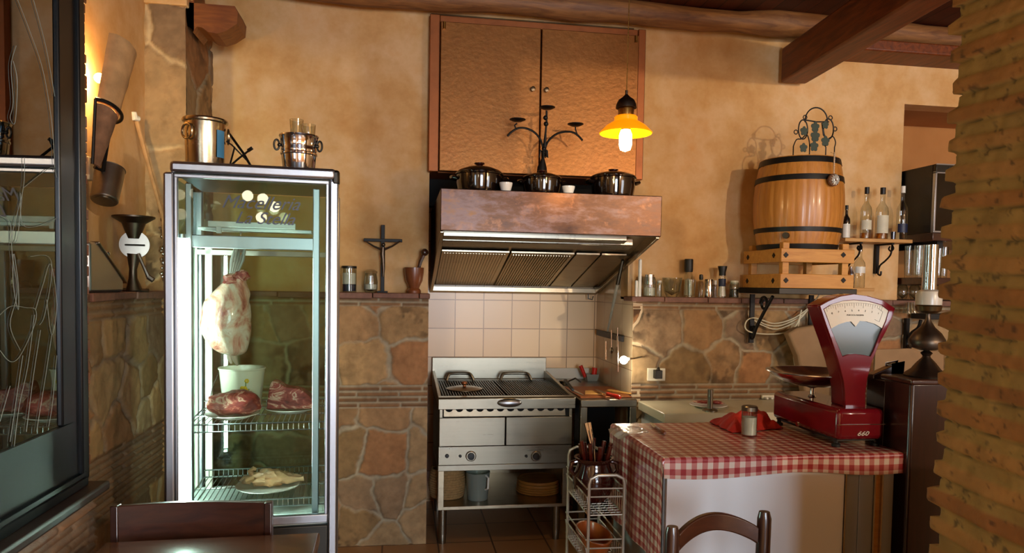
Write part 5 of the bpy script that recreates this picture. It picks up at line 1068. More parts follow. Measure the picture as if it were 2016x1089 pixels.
SIDE = ['leaning left', 'leaning slightly left', 'nearly upright', 'in the middle', 'leaning back', 'leaning slightly right', 'leaning right', 'at the right rim', 'leaning forward']
for k in range(9):
    a = -PI+2*PI*(k+.5)/9; tx = px_+.045*math.cos(a)*1.25; ty = PYc+.042*math.sin(a); top_ = Vector((px_+(.062+.02*r3.random())*math.cos(a), PYc+.055*math.sin(a), pz0+ph+.045+.03*r3.random())); bot_ = Vector((px_+.02*math.cos(a), PYc+.02*math.sin(a), zin)); jn = bot_.lerp(top_, .55)
    t = thing('steak_knife', 'dark red handled table knife in the brown pot, '+('at the left rim', 'at the front left', 'at the front', 'at the front right, nearest the viewer', 'at the right rim by the cloth', 'at the back right', 'at the back', 'at the back left', 'at the far left')[k], 'knife', tuple(bot_), group='table knives in the brown pot'); O = t.location
    make('handle', B(off=O).tube([jn, jn.lerp(top_, .4), top_], [.0065, .0085, .0095], 8), 'knife_wood', t); make('blade', B(off=O).tube([bot_, jn], [.002, .005], 6), 'steel_shine', t)
for k, (p0, p1) in enumerate((((1153, 833), (1166, 884)), ((1160, 832), (1170, 884)))):
    a = P(*p0, 3.0); c = P(*p1, 2.98); t = thing('metal_tongs', 'long steel handled tool in the brown pot, '+('left' if k == 0 else 'right')+' of the tall pair', 'tongs', tuple(c), group='steel handled tools in the pot'); O = t.location
    a.z = min(a.z, 1.05); make('handle', B(off=O).tube([a, c], [.008, .005], 8), 'steel_shine', t)
    make('shank', B(off=O).tube([c, Vector((px_-.02+.03*k, PYc+.01-.03*k, zin))], .003, 6), 'steel', t)
dz0 = tf[1]+.004; dxc = (tx0+tx1)/2; rdx, rdy = (tx1-tx0)/2-.004, .15
t = thing('terracotta_dish', 'oval glazed terracotta baking dish in the middle basket', 'dish', (dxc, (TRY0+TRY1)/2, dz0)); dh = .075
make('dish', B().lathe([(0, 0), (.75, 0), (.8, .005), (.98, dh-.006), (1.02, dh-.004), (1.02, dh), (.94, dh), (.74, .012), (0, .010)], n=48, M=Matrix.Diagonal((rdx, rdy, 1, 1))), 'terracotta', t)

# ================================================================== CHAIRS AND TABLES IN THE FOREGROUND
TBZ = .76; a = PZ(630, 1048, TBZ); c = PZ(150, 1070, TBZ); d_ = (a-c).normalized(); ang = math.atan2(d_.y, d_.x); tw = .60; td = .8
t = thing('dining_table', 'dark polished wooden table top in the lower left foreground', 'table', (a.x, a.y, 0), rotz=ang)
make('tabletop', B().bx(-tw, 0, -td, 0, TBZ-.032, TBZ), 'table_wood', t, bev=.006); make('apron', B().bx(-tw+.05, -.05, -td+.05, -.05, TBZ-.11, TBZ-.032), 'walnut', t)
for x in (-tw+.035, -.085):
    for y in (-td+.035, -.085): make('leg', B().bx(x, x+.05, y, y+.05, 0, TBZ-.033), 'walnut_up', t, bev=.004)
KZ = .845
a = PZ(221, 998, KZ); c = PZ(531, 991, KZ); d_ = (c-a); wd_ = d_.length; ang = math.atan2(d_.y, d_.x)
t = thing('side_chair', 'dark wooden chair with a broad straight top rail tucked under the left table', 'chair', tuple(Vector((a.x, a.y, 0))), rotz=ang)
def cur(x): return .028*math.sin(PI*x/wd_)
b = B(); nseg = 16; rh = .115
for k in range(nseg):
    x0, x1 = .006+(wd_-.012)*k/nseg, .006+(wd_-.012)*(k+1)/nseg; y0, y1 = cur(x0), cur(x1)
    b.add([(x0, y0, KZ-rh), (x1, y1, KZ-rh), (x1, y1+.02, KZ-rh), (x0, y0+.02, KZ-rh), (x0, y0, KZ), (x1, y1, KZ), (x1, y1+.02, KZ), (x0, y0+.02, KZ)], [(0, 1, 5, 4), (2, 3, 7, 6), (4, 5, 6, 7), (3, 2, 1, 0)]+([(0, 4, 7, 3)] if k == 0 else [])+([(1, 2, 6, 5)] if k == nseg-1 else []))
make('top_rail', b, 'walnut', t, bev=.003)
for x in (-.006, wd_-.016): make('leg', B().prism([(-.10+.11, 0), (.14, 0), (.03, .45), (.026, KZ+.002), (-.004, KZ+.002), (-.002, .45)], x, x+.022, axis='x'), 'walnut_up', t, bev=.003)
for x in (.0, wd_-.04): make('leg', B().bx(x, x+.03, -.36, -.33, 0, .43), 'walnut_up', t, bev=.003)
make('back_slat', B().bx(.02, wd_-.02, .012, .026, .58, .63), 'walnut', t, bev=.003); make('seat', B().bx(0, wd_, -.38, .02, .43, .455), 'walnut', t, bev=.01)
# arched ladder chair at the right
a = PZ(1322, 1044, .85); c = PZ(1503, 1005, .88); c.z = a.z; d_ = Vector((c.x-a.x, c.y-a.y, 0)); wd_ = d_.length; ang = math.atan2(d_.y, d_.x)
t = thing('ladder_chair', 'dark wooden chair with an arched top rail in front of the counter', 'chair', (a.x, a.y, 0), rotz=ang, group='arched back chairs')
hL, hR = .845, .885
hP = .87
for x, hh in ((-.0, .862), (wd_, .878)): make('leg', B().tube([(x, .10, 0), (x, .02, .44), (x, 0, .62), (x, -.005, hh-.02), (x, -.004, hh)], [.017, .021, .021, .020, .015], 14), 'walnut_up', t)
def rail(zc, hgt, rise, nm):
    b = B(); ns = 22
    for k in range(ns+1):
        s = k/ns; x = .012+(wd_-.024)*s; y = .03*math.sin(PI*s)-.008; zt_ = zc+rise*math.sin(PI*s)**.8; z0_ = zt_-hgt
        b.v += [(x, y, z0_), (x, y+.020, z0_), (x, y+.020, zt_), (x, y, zt_)]
    for k in range(ns):
        for i in range(4): b.f.append((k*4+i, k*4+(i+1) % 4, k*4+4+(i+1) % 4, k*4+4+i))
    b.f += [(0, 3, 2, 1), (ns*4, ns*4+1, ns*4+2, ns*4+3)]; make(nm, b, 'walnut', t, bev=.004)
rail(.828, .050, .048, 'top_rail'); rail(.66, .045, .02, 'back_slat')
for x in (.02, wd_-.02): make('leg', B().cyl((x, -.36, 0), (x, -.36, .44), .018, n=14), 'walnut_up', t)
make('seat', B().bx(-.01, wd_+.01, -.38, .03, .44, .462), 'basket', t, bev=.008)
w2 = P(1640, 1084, 1.75); 

# ================================================================== BARREL, CRATE AND THEIR SHELF
KX0, KX1, KY0, KY1 = 2.118, 2.572, 3.75, 4.2; kz = [zz(1600, y, KY0) for y in (567, 540, 517, 490)]; SHZ = kz[0]-.003
t = thing('iron_wall_shelf', 'dark metal wall shelf carrying the crate and the barrel', 'shelf', ((KX0+KX1)/2, 4.24, SHZ)); O = t.location
make('plate', B(off=O).bx(KX0-.0, KX1+.03, KY0+.01, YW, SHZ-.035, SHZ), 'dark_steel', t, bev=.003)
for x0 in (KX0+.012, KX1-.05):
    zb = SHZ-.04; b = B(off=O); b.bx(x0-.014, x0+.014, 4.085, 4.10, zb-.30, zb); 
    pts = smooth([(KY0+.10, zb-.01), (KY0+.14, zb-.05), (KY0+.21, zb-.12), (KY0+.28, zb-.20), (4.075, zb-.27), (4.085, zb-.22), (4.06, zb-.20), (4.045, zb-.225)], 4); b.tube([(x0, p[0], p[1]) for p in pts], .010, 8)
    b.tube([(x0, KY0+.2+.045*math.cos(a)*(1-a/14), zb-.055+.045*math.sin(a)*(1-a/14)) for a in np.linspace(0, 8, 24)], .008, 8); make('scroll_bracket', b, 'black_iron', t)
t = thing('barrel_crate', 'square slatted pine crate on the wall shelf under the barrel', 'crate', ((KX0+KX1)/2, (KY0+KY1)/2, SHZ)); O = t.location
for z0_, z1_ in ((SHZ, kz[1]), (kz[2], kz[3])):
    for y0, y1 in ((KY0, KY0+.02), (KY1-.02, KY1)): make('board', B(off=O).bx(KX0, KX1, y0, y1, z0_, z1_), 'crate_wood', t, bev=.003)
    for x0, x1 in ((KX0, KX0+.02), (KX1-.02, KX1)): make('board', B(off=O).bx(x0, x1, KY0+.021, KY1-.021, z0_, z1_), 'crate_wood', t, bev=.003)
    for px in (1547, 1660):
        for Yb_ in (KY0-.001,):
            q = P(px, (zz and 502 if z0_ > SHZ+.01 else 552), KY0); make('bolt', B(off=O).bx(q.x-.011, q.x+.011, KY0-.005, KY0, q.z-.011, q.z+.011, rot=Matrix.Rotation(PI/4, 3, 'Y')), 'black_iron', t)
    for yy in (KY0+.08, KY1-.06): z_ = (z0_+z1_)/2; make('bolt', B(off=O).bx(KX0-.004, KX0, yy-.011, yy+.011, z_-.011, z_+.011, rot=Matrix.Rotation(PI/4, 3, 'X')), 'black_iron', t)
for x in (KX0+.022, KX1-.062):
    for y in (KY0+.022, KY1-.062): make('post', B(off=O).bx(x, x+.04, y, y+.04, SHZ, kz[3]+.035), 'crate_wood', t, bev=.003)
make('deck', B(off=O).bx(KX0+.021, KX1-.021, KY0+.021, KY1-.021, kz[3]-.02, kz[3]-.001), 'crate_wood', t); make('floor_board', B(off=O).bx(KX0+.021, KX1-.021, KY0+.021, KY1-.021, SHZ, SHZ+.012), 'crate_wood', t)
bx_, br = xr(1470, 1670, 3.965, 400); bxc = bx_; byc = 3.965; BZ0 = kz[3]; BZ1 = zz(1572, 301, byc-.24); br = .255; bh = BZ1-BZ0
t = thing('wine_barrel', 'upright oak barrel with four black hoops on the crate', 'barrel', (bxc, byc, BZ0))
def brad(f_): return br*(.84+.16*math.sin(PI*(.04+.92*f_))**.9)
ns_ = 26; vs = []; fs = []; rows = 18; pn_ = 6
for j in range(rows+1):
    f_ = j/rows
    for s_ in range(ns_):
        for i in range(pn_):
            a = 2*PI*(s_+(i/(pn_-1))*.985+.007)/ns_; g = -.003 if i in (0, pn_-1) else 0; rr_ = brad(f_)+g; vs.append((rr_*math.cos(a), rr_*math.sin(a), f_*bh))
m_ = ns_*pn_
for j in range(rows):
    for i in range(m_): fs.append((j*m_+i, j*m_+(i+1) % m_, (j+1)*m_+(i+1) % m_, (j+1)*m_+i))
make('staves', B().add(vs, fs), 'barrel_wood', t, sharp=25); make('head', B().lathe([(0, bh-.025), (brad(1)-.012, bh-.025), (brad(1)-.012, bh), (brad(1), bh)], n=48), 'barrel_wood', t)
make('bottom', B().lathe([(0, .001), (brad(0)-.002, .001), (brad(0)-.002, .02), (0, .02)], n=48), 'barrel_wood', t)
for fa, fb_ in ((.0, .055), (.135+.05, .235), (.735, .795), (.925, .99)):
    L = [(brad(f_)+.004, f_*bh) for f_ in np.linspace(fa, fb_, 5)]; L = [(brad(fa)-.001, fa*bh)]+L+[(brad(fb_)-.001, fb_*bh)]; make('hoop', B().lathe(L, n=64), 'hoop_iron', t, sharp=50)
q = P(1541, 466, byc-.23); a = math.atan2(q.y-byc, q.x-bxc); e = Vector((math.cos(a), math.sin(a), 0)); make('bung', B().tube([e*(br*.93)+Vector((0, 0, bh*.14)), e*(br*1.04)+Vector((0, 0, bh*.14))], .018, 12), 'dark_steel', t)
# wrought iron bottle rack with vine leaves on the barrel
ry = byc-.15; R2 = lambda px, py, dy=0: P(px, py, ry+dy)
t = thing('vine_rack', 'wrought iron wine rack with metal vine leaves on top of the barrel', 'wine rack', (R2(1605, 290).x, ry, BZ1)); O = t.location; zb = BZ1
def loop(px, py, rx, ry_, a0_=0, a1_=2*PI, n=20, dy=0): return [R2(px+rx*math.cos(a), py-ry_*math.sin(a), dy) for a in np.linspace(a0_, a1_, n)]
b = B(off=O); b.tube(loop(1607, 238, 22, 26, -.1, PI+.1), .004, 6); b.tube([R2(1584, 236), R2(1607, 240), R2(1632, 240)], .004, 6)
for (px, py, rx, ry_) in ((1581, 255, 9, 19), (1631, 254, 10, 20)): b.tube(loop(px, py, rx, ry_)[:-1], .004, 6, closed=True)
def legp(L): p = [R2(*q) for q in smooth(L, 3)]; e = p[-1]; p.append(Vector((e.x, ry, zb+.003))); return p
b.tube(legp([(1577, 274), (1568, 275), (1562, 288)]), .0035, 6); b.tube(legp([(1578, 274), (1588, 265), (1593, 277), (1594, 290)]), .0035, 6); b.tube(legp([(1630, 274), (1640, 269), (1645, 280), (1643, 290)]), .0035, 6); b.tube(legp([(1626, 272), (1621, 280), (1626, 290)]), .0035, 6); b.tube([R2(1606, 240), R2(1606, 262), R2(1603, 284)], .004, 6); b.tube([R2(1618, 242), R2(1621, 266), R2(1626, 272)], .0035, 6)
for px, py in ((1567, 260), (1644, 254), (1585, 231), (1635, 232)): b.tube(loop(px, py, 3.6, 4)[:-1], .003, 6, closed=True)
make('scrollwork', b, 'black_iron', t)
for px, py, s_, dy in ((1583, 258, 9, -.01), (1605, 250, 10, -.01), (1605, 268, 11, -.012), (1625, 246, 8, -.01), (1625, 278, 10, -.015), (1582, 291, 9, -.01), (1603, 288, 10, -.014)):
    c = R2(px, py, dy); r = s_*ry/F; b = B(off=O); L = []
    for k in range(20): a = 2*PI*k/20; rr_ = r*(.72+.28*abs(math.cos(a*2.5))); L.append((c.x+rr_*math.cos(a+.3), max(zb+.004, c.z+rr_*math.sin(a+.3)*1.15)))
    b.prism(L, c.y-.001, c.y+.002); make('vine_leaf', b, 'leaf_green', t, sharp=20)
yf_ = byc-br-.012; q = P(1633, 354, yf_+.03)
ang_ = math.atan2(q.y-.0-byc, q.x-bxc)
a = math.atan2(-(1-.35), .55); ex = Vector((bxc+(br+.018)*math.cos(-1.38), byc+(br+.018)*math.sin(-1.38), 0))
q = P(1633, 354, ex.y)
t = thing('cork_ornament', 'round dark ornament with silver spiral hanging by a chain on the barrel', 'ornament', (ex.x, ex.y, q.z)); O = Vector((0, 0, 0)); e = Vector((math.cos(-1.38), math.sin(-1.38), 0)); Mx = e.to_track_quat('Z', 'Y').to_matrix().to_4x4(); r = 13.5*ex.y/F
make('disc', B().lathe([(0, -.012), (r*.9, -.012), (r, -.004), (r, .006), (r*.85, .012), (0, .014)], n=28, M=Mx), 'cork', t)
b = B(); b.tube([Mx @ Vector((rr_*r*math.cos(a), rr_*r*math.sin(a), .015)) for rr_, a in ((.15+.6*k/60, k*.35) for k in range(60))], .0022, 5)
for k in range(12): a = 2*PI*k/12; b.tube([Mx @ Vector((.3*r*math.cos(a), .3*r*math.sin(a), .015)), Mx @ Vector((.85*r*math.cos(a+.2), .85*r*math.sin(a+.2), .014))], .0016, 5)
make('spiral', b, 'silver_lining', t); b = B(); 
zc_ = BZ1-q.z
for k in range(11): f_ = k/10; b.tube([Vector((.004*math.cos(a), .0, r*1.05+f_*(zc_-r*1.05)+.007*math.sin(a))) for a in np.linspace(0, 2*PI, 8)[:-1]], .0016, 5, closed=True)
b.tube([(0, 0, r), (0, 0, zc_), (-e.x*.03, -e.y*.03, zc_+.012)], .0012, 4); make('chain', b, 'chrome', t)
# ================================================================== BOTTLE SHELF ON THE RIGHT WALL
SY0 = 4.05; a = P(1664, 474, SY0); c = P(1797, 477, SY0); bz = P(1730, 470, SY0).z
t = thing('bottle_shelf', 'narrow pine wall shelf right of the barrel with a scrolled iron bracket', 'shelf', ((a.x+c.x)/2, YW, bz)); O = t.location
make('board', B(off=O).bx(a.x, min(c.x, 3.3), SY0, YW-.001, bz-.022, bz), 'shelf_pine', t, bev=.003)
for px in (1733, 1672):
    x = P(px, 500, 4.2).x; zt_ = bz-.023; b = B(off=O); b.bx(x-.012, x+.012, 4.225, 4.249, zt_-.19, zt_); b.bx(x-.008, x+.008, SY0+.03, 4.23, zt_-.010, zt_)
    b.tube([(x, p[0], p[1]) for p in smooth([(4.09, zt_-.01), (4.075, zt_-.035), (4.10, zt_-.05), (4.12, zt_-.035), (4.11, zt_-.02)], 4)], .005, 6); b.tube([(x, p[0], p[1]) for p in smooth([(4.09, zt_-.012), (4.10, zt_-.07), (4.15, zt_-.11), (4.20, zt_-.14), (4.215, zt_-.19), (4.19, zt_-.20), (4.185, zt_-.175)], 4)], .006, 6)
    make('scroll_bracket', b, 'black_iron', t)
BOT = [(0, 0), (.93, 0), (1, .02), (1, .52), (.93, .60), (.42, .70), (.36, .74), (.36, .88), (0, .88)]
def bottle(lb, px0, px1, pt, Y, z0, lab='paper_label', labr=(.14, .44), cap='black', fluid=None, glass='clear_glass', group='bottles on the pine shelf'):
    x, r = xr(px0, px1, Y, 440); h = zz((px0+px1)/2, pt, Y)-z0; t = thing('liquor_bottle', lb, 'bottle', (x, Y, z0), group=group)
    make('glass', B().lathe([(q*r, w_*h) for q, w_ in BOT], n=28), glass, t); make('cap', B().lathe([(0, .87*h), (.42*r, .87*h), (.42*r, .995*h), (0, h)], n=20), cap, t)
    if lab: make('label', B().lathe([(1.015*r, labr[0]*h), (1.015*r, labr[1]*h)], n=18, a0=-PI*.95, a1=-.05*PI-.3), lab, t)
    if fluid: make('drink', B().lathe([(0, .02*h), (.93*r, .02*h), (.93*r, fluid[0]*h), (0, fluid[0]*h)], n=24), fluid[1], t)
bottle('clear bottle with black cap and small dark label, first on the pine shelf', 1693, 1716, 368, 4.13, bz, 'paper_label', (.18, .36), fluid=(.12, 'amber_glass'))
bottle('clear bottle with black cap and tall white label, middle of the pine shelf', 1723, 1749, 369, 4.13, bz, 'paper_label', (.12, .46), fluid=(.12, 'amber_glass'))
bottle('clear bottle with white and blue label beside the black wine cooler', 1764, 1787, 366, 4.13, bz, 'blue_label', (.14, .30), 'white_plastic')
bottle('dark bottle with white label half hidden behind the barrel', 1658, 1674, 404, 4.19, bz, 'white_plastic', (.05, .45), glass='glaze_black', group=None)
x, r = xr(1753, 1764, 4.10, 460); solo('shot_glass', 'tiny blue glass between two bottles on the pine shelf', 'glass', B().lathe([(0, 0), (r*.8, 0), (r, .05), (r*.9, .05), (r*.7, .008), (0, .008)], n=18), 'blue_glass', (x, 4.10, bz))
# small lower shelf
a = P(1645, 570, 4.06); c = P(1722, 570, 4.06); sz = P(1700, 567, 4.06).z; a.x = max(a.x, KX1+.035)
t = thing('small_shelf', 'small plain wooden shelf tucked beside the crate', 'shelf', ((a.x+c.x)/2, YW, sz)); O = t.location; make('board', B(off=O).bx(a.x, c.x, 4.06, YW-.001, sz-.02, sz), 'shelf_pine', t, bev=.003); make('support', B(off=O).bx(a.x+.05, a.x+.07, 4.12, YW-.001, sz-.045, sz-.02), 'black_iron', t)
bottle('clear glass bottle with red printed label on the small lower shelf', 1684, 1707, 484, 4.12, sz, 'white_plastic', (.35, .5), 'chrome', group=None)
x, r = xr(1664, 1684, 4.11, 550); x = max(x, KX1+.075); h = zz(1674, 524, 4.11)-sz
solo('cocktail_shaker', 'small shiny chrome shaker left of the bottle on the small shelf', 'shaker', B().lathe([(0, 0), (r*.8, 0), (r, h*.6), (r*.85, h*.68), (r*.5, h*.85), (r*.45, h*.97), (0, h)], n=28), 'chrome', (x, 4.11, sz))
# ================================================================== ALCOVE: SHELVES, WINE COOLER, GLASSES
AZ = [zz(1800, 457, 3.98), zz(1800, 546, 4.02), zz(1800, 617, 4.02)]
AX0, AX1 = 3.245, 4.3
def shelf(lb, z, y0, th, x0=AX0):
    t = thing('alcove_shelf', lb, 'shelf', ((x0+AX1)/2, 4.3, z)); O = t.location; make('board', B(off=O).bx(x0, AX1, y0, 4.79, z-th, z), 'walnut', t, bev=.004)
    if th < .05: return t
    make('support', B(off=O).bx(x0+.10, x0+.14, y0+.08, 4.79, z-th-.04, z-th), 'black', t); make('support', B(off=O).bx(AX1-.1, AX1-.06, y0+.08, 4.79, z-th-.04, z-th), 'black', t); return t
shelf('thick dark wooden shelf under the black wine cooler', AZ[0], 3.97, .05); shelf('dark wooden shelf with a row of tall glasses', AZ[1], 4.02, .045)
sh = 'dark low shelf with upturned cups beside the oil lamp'
a = P(1783, 617, 4.04); t = thing('cup_shelf', sh, 'shelf', (3.6, 4.05, AZ[2])); O = t.location; make('board', B(off=O).bx(3.22, AX1, 3.95, 4.10, AZ[2]-.035, AZ[2]), 'black', t, bev=.003)
b = B(off=O); x = P(1790, 640, 4.08).x; b.bx(x-.012, x+.012, 4.09, 4.115, AZ[2]-.28, AZ[2]-.035); b.tube([(x, q[0], q[1]) for q in smooth([(3.98, AZ[2]-.04), (4.0, AZ[2]-.09), (4.06, AZ[2]-.13), (4.09, AZ[2]-.2), (4.06, AZ[2]-.22)], 4)], .010, 8); make('scroll_bracket', b, 'black_iron', t)
cxx = P(1827, 400, 3.97).x; cw2 = .30; ch = zz(1830, 322, 3.97)-AZ[0]; z0 = AZ[0]
t = thing('wine_cooler', 'small black wine cooler with silver framed glass door in the alcove', 'wine cooler', (cxx+cw2/2, 4.15, z0)); O = t.location; x0 = max(cxx, AX0); cD = .40
make('case', B(off=O).bx(x0, x0+cw2, 3.99, 3.99+cD, z0, z0+ch), 'cooler_black', t, bev=.006)
b = B(off=O); b.bx(x0, x0+.012, 3.965, 3.99, z0+.005, z0+ch-.045); b.bx(x0+cw2-.012, x0+cw2, 3.965, 3.99, z0+.005, z0+ch-.045); b.bx(x0, x0+cw2, 3.965, 3.99, z0, z0+.012); b.bx(x0, x0+cw2, 3.965, 3.99, z0+ch-.058, z0+ch-.048); make('door_frame', b, 'aluminium', t, bev=.002)
make('door_glass', B(off=O).bx(x0+.012, x0+cw2-.012, 3.972, 3.985, z0+.012, z0+ch-.058), 'black_gloss', t)
cp = make('control_strip', B(off=O).bx(x0, x0+cw2, 3.962, 3.99, z0+ch-.048, z0+ch), 'dark_steel', t, bev=.003); make('strip_edge', B(off=O).bx(x0-.001, x0+cw2, 3.960, 3.966, z0+ch-.006, z0+ch+.001), 'aluminium', t)
for k in range(4): make('button', B(off=O).lathe([(0, 0), (.012, 0), (.010, .003), (0, .004)], n=14, M=Matrix.Translation((x0+.09+.034*k, 3.9625, z0+ch-.025)) @ FR), 'black', cp)
make('handle', B(off=O).bx(x0+.115, x0+.17, 3.955, 3.965, z0+ch-.075, z0+ch-.058), 'white_plastic', t, bev=.002)
GL = [(0, 0), (.78, 0), (.82, .04), (1, .75), (.97, 1), (.93, 1), (.95, .75), (.74, .08), (0, .08)]
gp = None
GN = ['first tall glass from the plaster corner on the alcove shelf', 'second tall glass from the plaster corner', 'third tall glass, in the middle of the row on the alcove shelf', 'fourth tall glass, just left of the lamp chimney', 'tall glass directly behind the lamp chimney', 'tall glass just right of the lamp chimney', 'last tall glass at the brick pillar']
for k, px in enumerate((1779, 1790, 1803, 1816, 1832, 1847, 1858)):
    Y = 4.22 if k % 2 == 0 else 4.13; x, r = xr(px-8, px+8, Y, 520); x = max(x, AX0+.035)
    if gp is None: gp = thing('tall_glass', GN[0], 'glass', (x, Y, AZ[1]), group='tall glasses in the alcove'); make('bowl', B().lathe([(q*.026, w_*(zz(1790, 484, 4.2)-AZ[1])) for q, w_ in GL], n=24), 'clear_glass', gp)
    else: dup(gp, (x, Y, AZ[1]), None, GN[k])
gp = None
CN = ['leftmost of the small cups upturned on the low alcove shelf', 'middle one of the small upturned cups by the oil lamp', 'small upturned cup touching the oil lamp outline']
for k, px in enumerate((1787, 1795, 1803)):
    x, r = xr(px-6, px+6, 4.02, 600); h = .07
    if gp is None: gp = solo('small_cup', CN[0], 'cup', B().lathe([(0, h), (.016, h), (.026, .02), (.028, 0), (.025, 0), (.014, h-.006), (0, h-.006)], n=20), 'clear_glass', (x, 4.02, AZ[2]), group='upturned cups by the oil lamp')
    else: dup(gp, (x, 4.02+.01*k, AZ[2]), None, CN[k])
for k, (px, lb) in enumerate(((1776, 'round glass coffee pot behind the small cups'), (1800, 'low wide glass bowl behind the small cups'))):
    x, r = xr(px-12, px+12, 4.35, 590); x = max(x, AX0+.06+.12*k); solo('glass_vessel', lb, 'bowl', B().lathe([(0, 0), (r*.6, 0), (r, .04), (r*.95, .08), (r*.6, .11), (r*.55, .11), (r*.85, .08), (r*.9, .04), (0, .006)], n=24), 'clear_glass', (x, 4.35, LEDGE))
# ================================================================== CABLE, PAPER, CARDBOARD
b = B(); Cc = lambda px, py, Y=4.07: P(px, py, Y)
for dy, pts in ((0, [(1620, 571), (1612, 582), (1592, 606), (1560, 628), (1525, 637), (1500, 630), (1482, 626), (1470, 632), (1467, 645), (1478, 654), (1510, 658), (1545, 655), (1568, 640), (1578, 610)]), (.02, [(1606, 590), (1580, 620), (1540, 640), (1510, 640), (1488, 628)]), (.03, [(1600, 598), (1572, 630), (1530, 648), (1500, 640), (1484, 630)])):
    b.tube(smooth([tuple(Cc(px, py, 4.06+dy)) for px, py in pts], 4), .0042, 6)
b.tube(smooth([tuple(Cc(*q)) for q in ((1578, 612), (1572, 640), (1566, 680), (1562, 700), (1565, 722))], 4), .003, 6)
q = Cc(1540, 640); b2 = B(off=q); b2.add(b.v, b.f); solo('cable_bundle', 'loose loops of white cable hanging from the iron bracket', 'cable', b2, 'cable_white', q)
b = B(); Yk = 3.98; poly = [(1547, 656), (1566, 645), (1602, 640), (1625, 636), (1650, 700), (1650, 735), (1585, 735), (1566, 700)]
q = P(1600, 790, Yk); L_ = [(P(x, y, Yk).x-q.x, P(x, y, Yk).z-WZ) for x, y in poly]; L_ = L_[:5]+[(L_[5][0], .005), (L_[6][0], .005)]+L_[7:]
solo('paper_bag', 'brown kraft paper bag leaning against the stone wall behind the scale', 'paper bag', B().prism(L_, -.03, .04), 'kraft', (q.x, Yk, WZ), bev=.012)
Yk = 3.62; poly = [(1714, 760), (1722, 688), (1790, 686), (1812, 692), (1856, 690), (1868, 760)]; q = P(1770, 760, Yk)
L_ = [(P(x, y, Yk).x-q.x, P(x, y, Yk).z) for x, y in poly]; L_[0] = (L_[0][0], 0); L_[5] = (L_[5][0], 0); solo('cardboard_sheet', 'plain brown cardboard panel standing behind the dark partition', 'cardboard', B().prism(L_, -.008, .008), 'kraft', (q.x, Yk, 0), bev=.002)

# ================================================================== LEFT WALL
W_ = lambda px, py, dx=.06: PX(px, py, LW+dx)
a = W_(230, 94, .10); c = W_(203, 219, .09); ax = (a-c).normalized(); sidev = Vector((0, 1, 0)); sidev = (sidev-ax*sidev.dot(ax)).normalized(); outv = ax.cross(sidev).normalized()
if outv.x < 0: outv = -outv
t = thing('roof_tile_sconce', 'wall light made from a curved clay roof tile in a black iron holder', 'wall light', (LW, c.y, c.z)); O = t.location
def shell(p0, p1, r0, r1, th=.010, n=18, m=12):
    b = B(off=O); vs = []
    for k in range(m+1):
        f_ = k/m; cc_ = p0.lerp(p1, f_); r = r0+(r1-r0)*f_
        for s_ in (0, 1):
            for i in range(n+1):
                g = PI*(i/n)-PI/2; rr_ = r-s_*th+.0035*mnoise.noise(Vector((g*3, f_*6, 3))); vs.append(cc_+(sidev*math.sin(g)+outv*math.cos(g)*.8)*rr_)
    fs = []; w2_ = 2*(n+1)
    for k in range(m):
        for s_ in (0, 1):
            for i in range(n): q = k*w2_+s_*(n+1)+i; fs.append((q, q+1, q+1+w2_, q+w2_))
        for i in (0, n): q = k*w2_+i; fs.append((q, q+n+1, q+n+1+w2_, q+w2_))
    for k in (0, m):
        for i in range(n): q = k*w2_+i; fs.append((q, q+1, q+n+2, q+n+1))
    return b.add(vs, fs)
make('clay_tile', shell(c, a, .066, .088), 'coppo', t); c2 = W_(186, 328, .08); make('lower_tile', shell(c2, c-ax*.008, .022, .064), 'coppo_dark', t)
b = B(off=O); ring = [c+(sidev*math.sin(g)+outv*math.cos(g)*.82)*.078 for g in np.linspace(-PI/2, PI/2, 16)]; b.tube(ring, .007, 8); e = ring[-1] if ring[-1].y > ring[0].y else ring[0]; b.tube([e, c2+sidev*.03+outv*.02, c2+outv*.0], .008, 8); b.tube([ring[0] if e is ring[-1] else ring[-1], c2-sidev*.02], .006, 8); make('holder', b, 'black_iron', t)
q = W_(176, 330, .02); make('wall_box', B(off=O).bx(LW+.001, LW+.03, q.y-.025, q.y+.03, q.z-.05, q.z+.04), 'cream_plastic', t, bev=.003)
q = c.lerp(a, .45)-outv*.03-sidev*.02; make('bulb', B(off=O).ball(tuple(q), .02, 14, 8), 'sconce_glow', t); point('lamp_sconce', tuple(q-outv*.02), 14, .02, (1, .66, .28))
a = W_(217, 333, .10); c = W_(205, 395, .10); ax = (a-c).normalized(); r = .054
t = thing('tin_mug', 'tilted dull tin mug hanging on the left wall below the sconce', 'mug', tuple(a)); O = t.location; Mt = Matrix.Translation(c) @ ax.to_track_quat('Z', 'Y').to_matrix().to_4x4(); L_ = (a-c).length
make('cup', B(off=O).lathe([(0, 0), (r*.86, 0), (r*.92, .004), (r*1.0, L_), (r*1.04, L_), (r*.96, L_-.004), (r*.86, .008), (0, .008)], n=32, M=Mt), 'tin', t); make('bottom_ring', B(off=O).lathe([(r*.5, -.003), (r*.62, -.003), (r*.62, .002), (r*.5, .002)], n=28, M=Mt), 'tin', t); make('hook', B(off=O).tube([a, a+Vector((-.03, 0, .03)), Vector((LW+.001, a.y, a.z+.04))], .004, 6), 'black_iron', t)
a = P(268, 234, 3.62); c = P(322, 432, 3.62); t = thing('wooden_paddle', 'long thin wooden stick with white tip leaning on the left pilaster', 'stick', tuple(c)); O = t.location
make('shaft', B(off=O).tube([a, a.lerp(c, .5), c, P(324, 470, 3.62)], [.012, .009, .009, .010], 8), 'coppo', t); e = P(262, 226, 3.60); make('tip', B(off=O).tube([a+Vector((.01, 0, 0)), P(264, 232, 3.6), P(263, 220, 3.59)], [.014, .018, .012], 10), 'white_plastic', t)
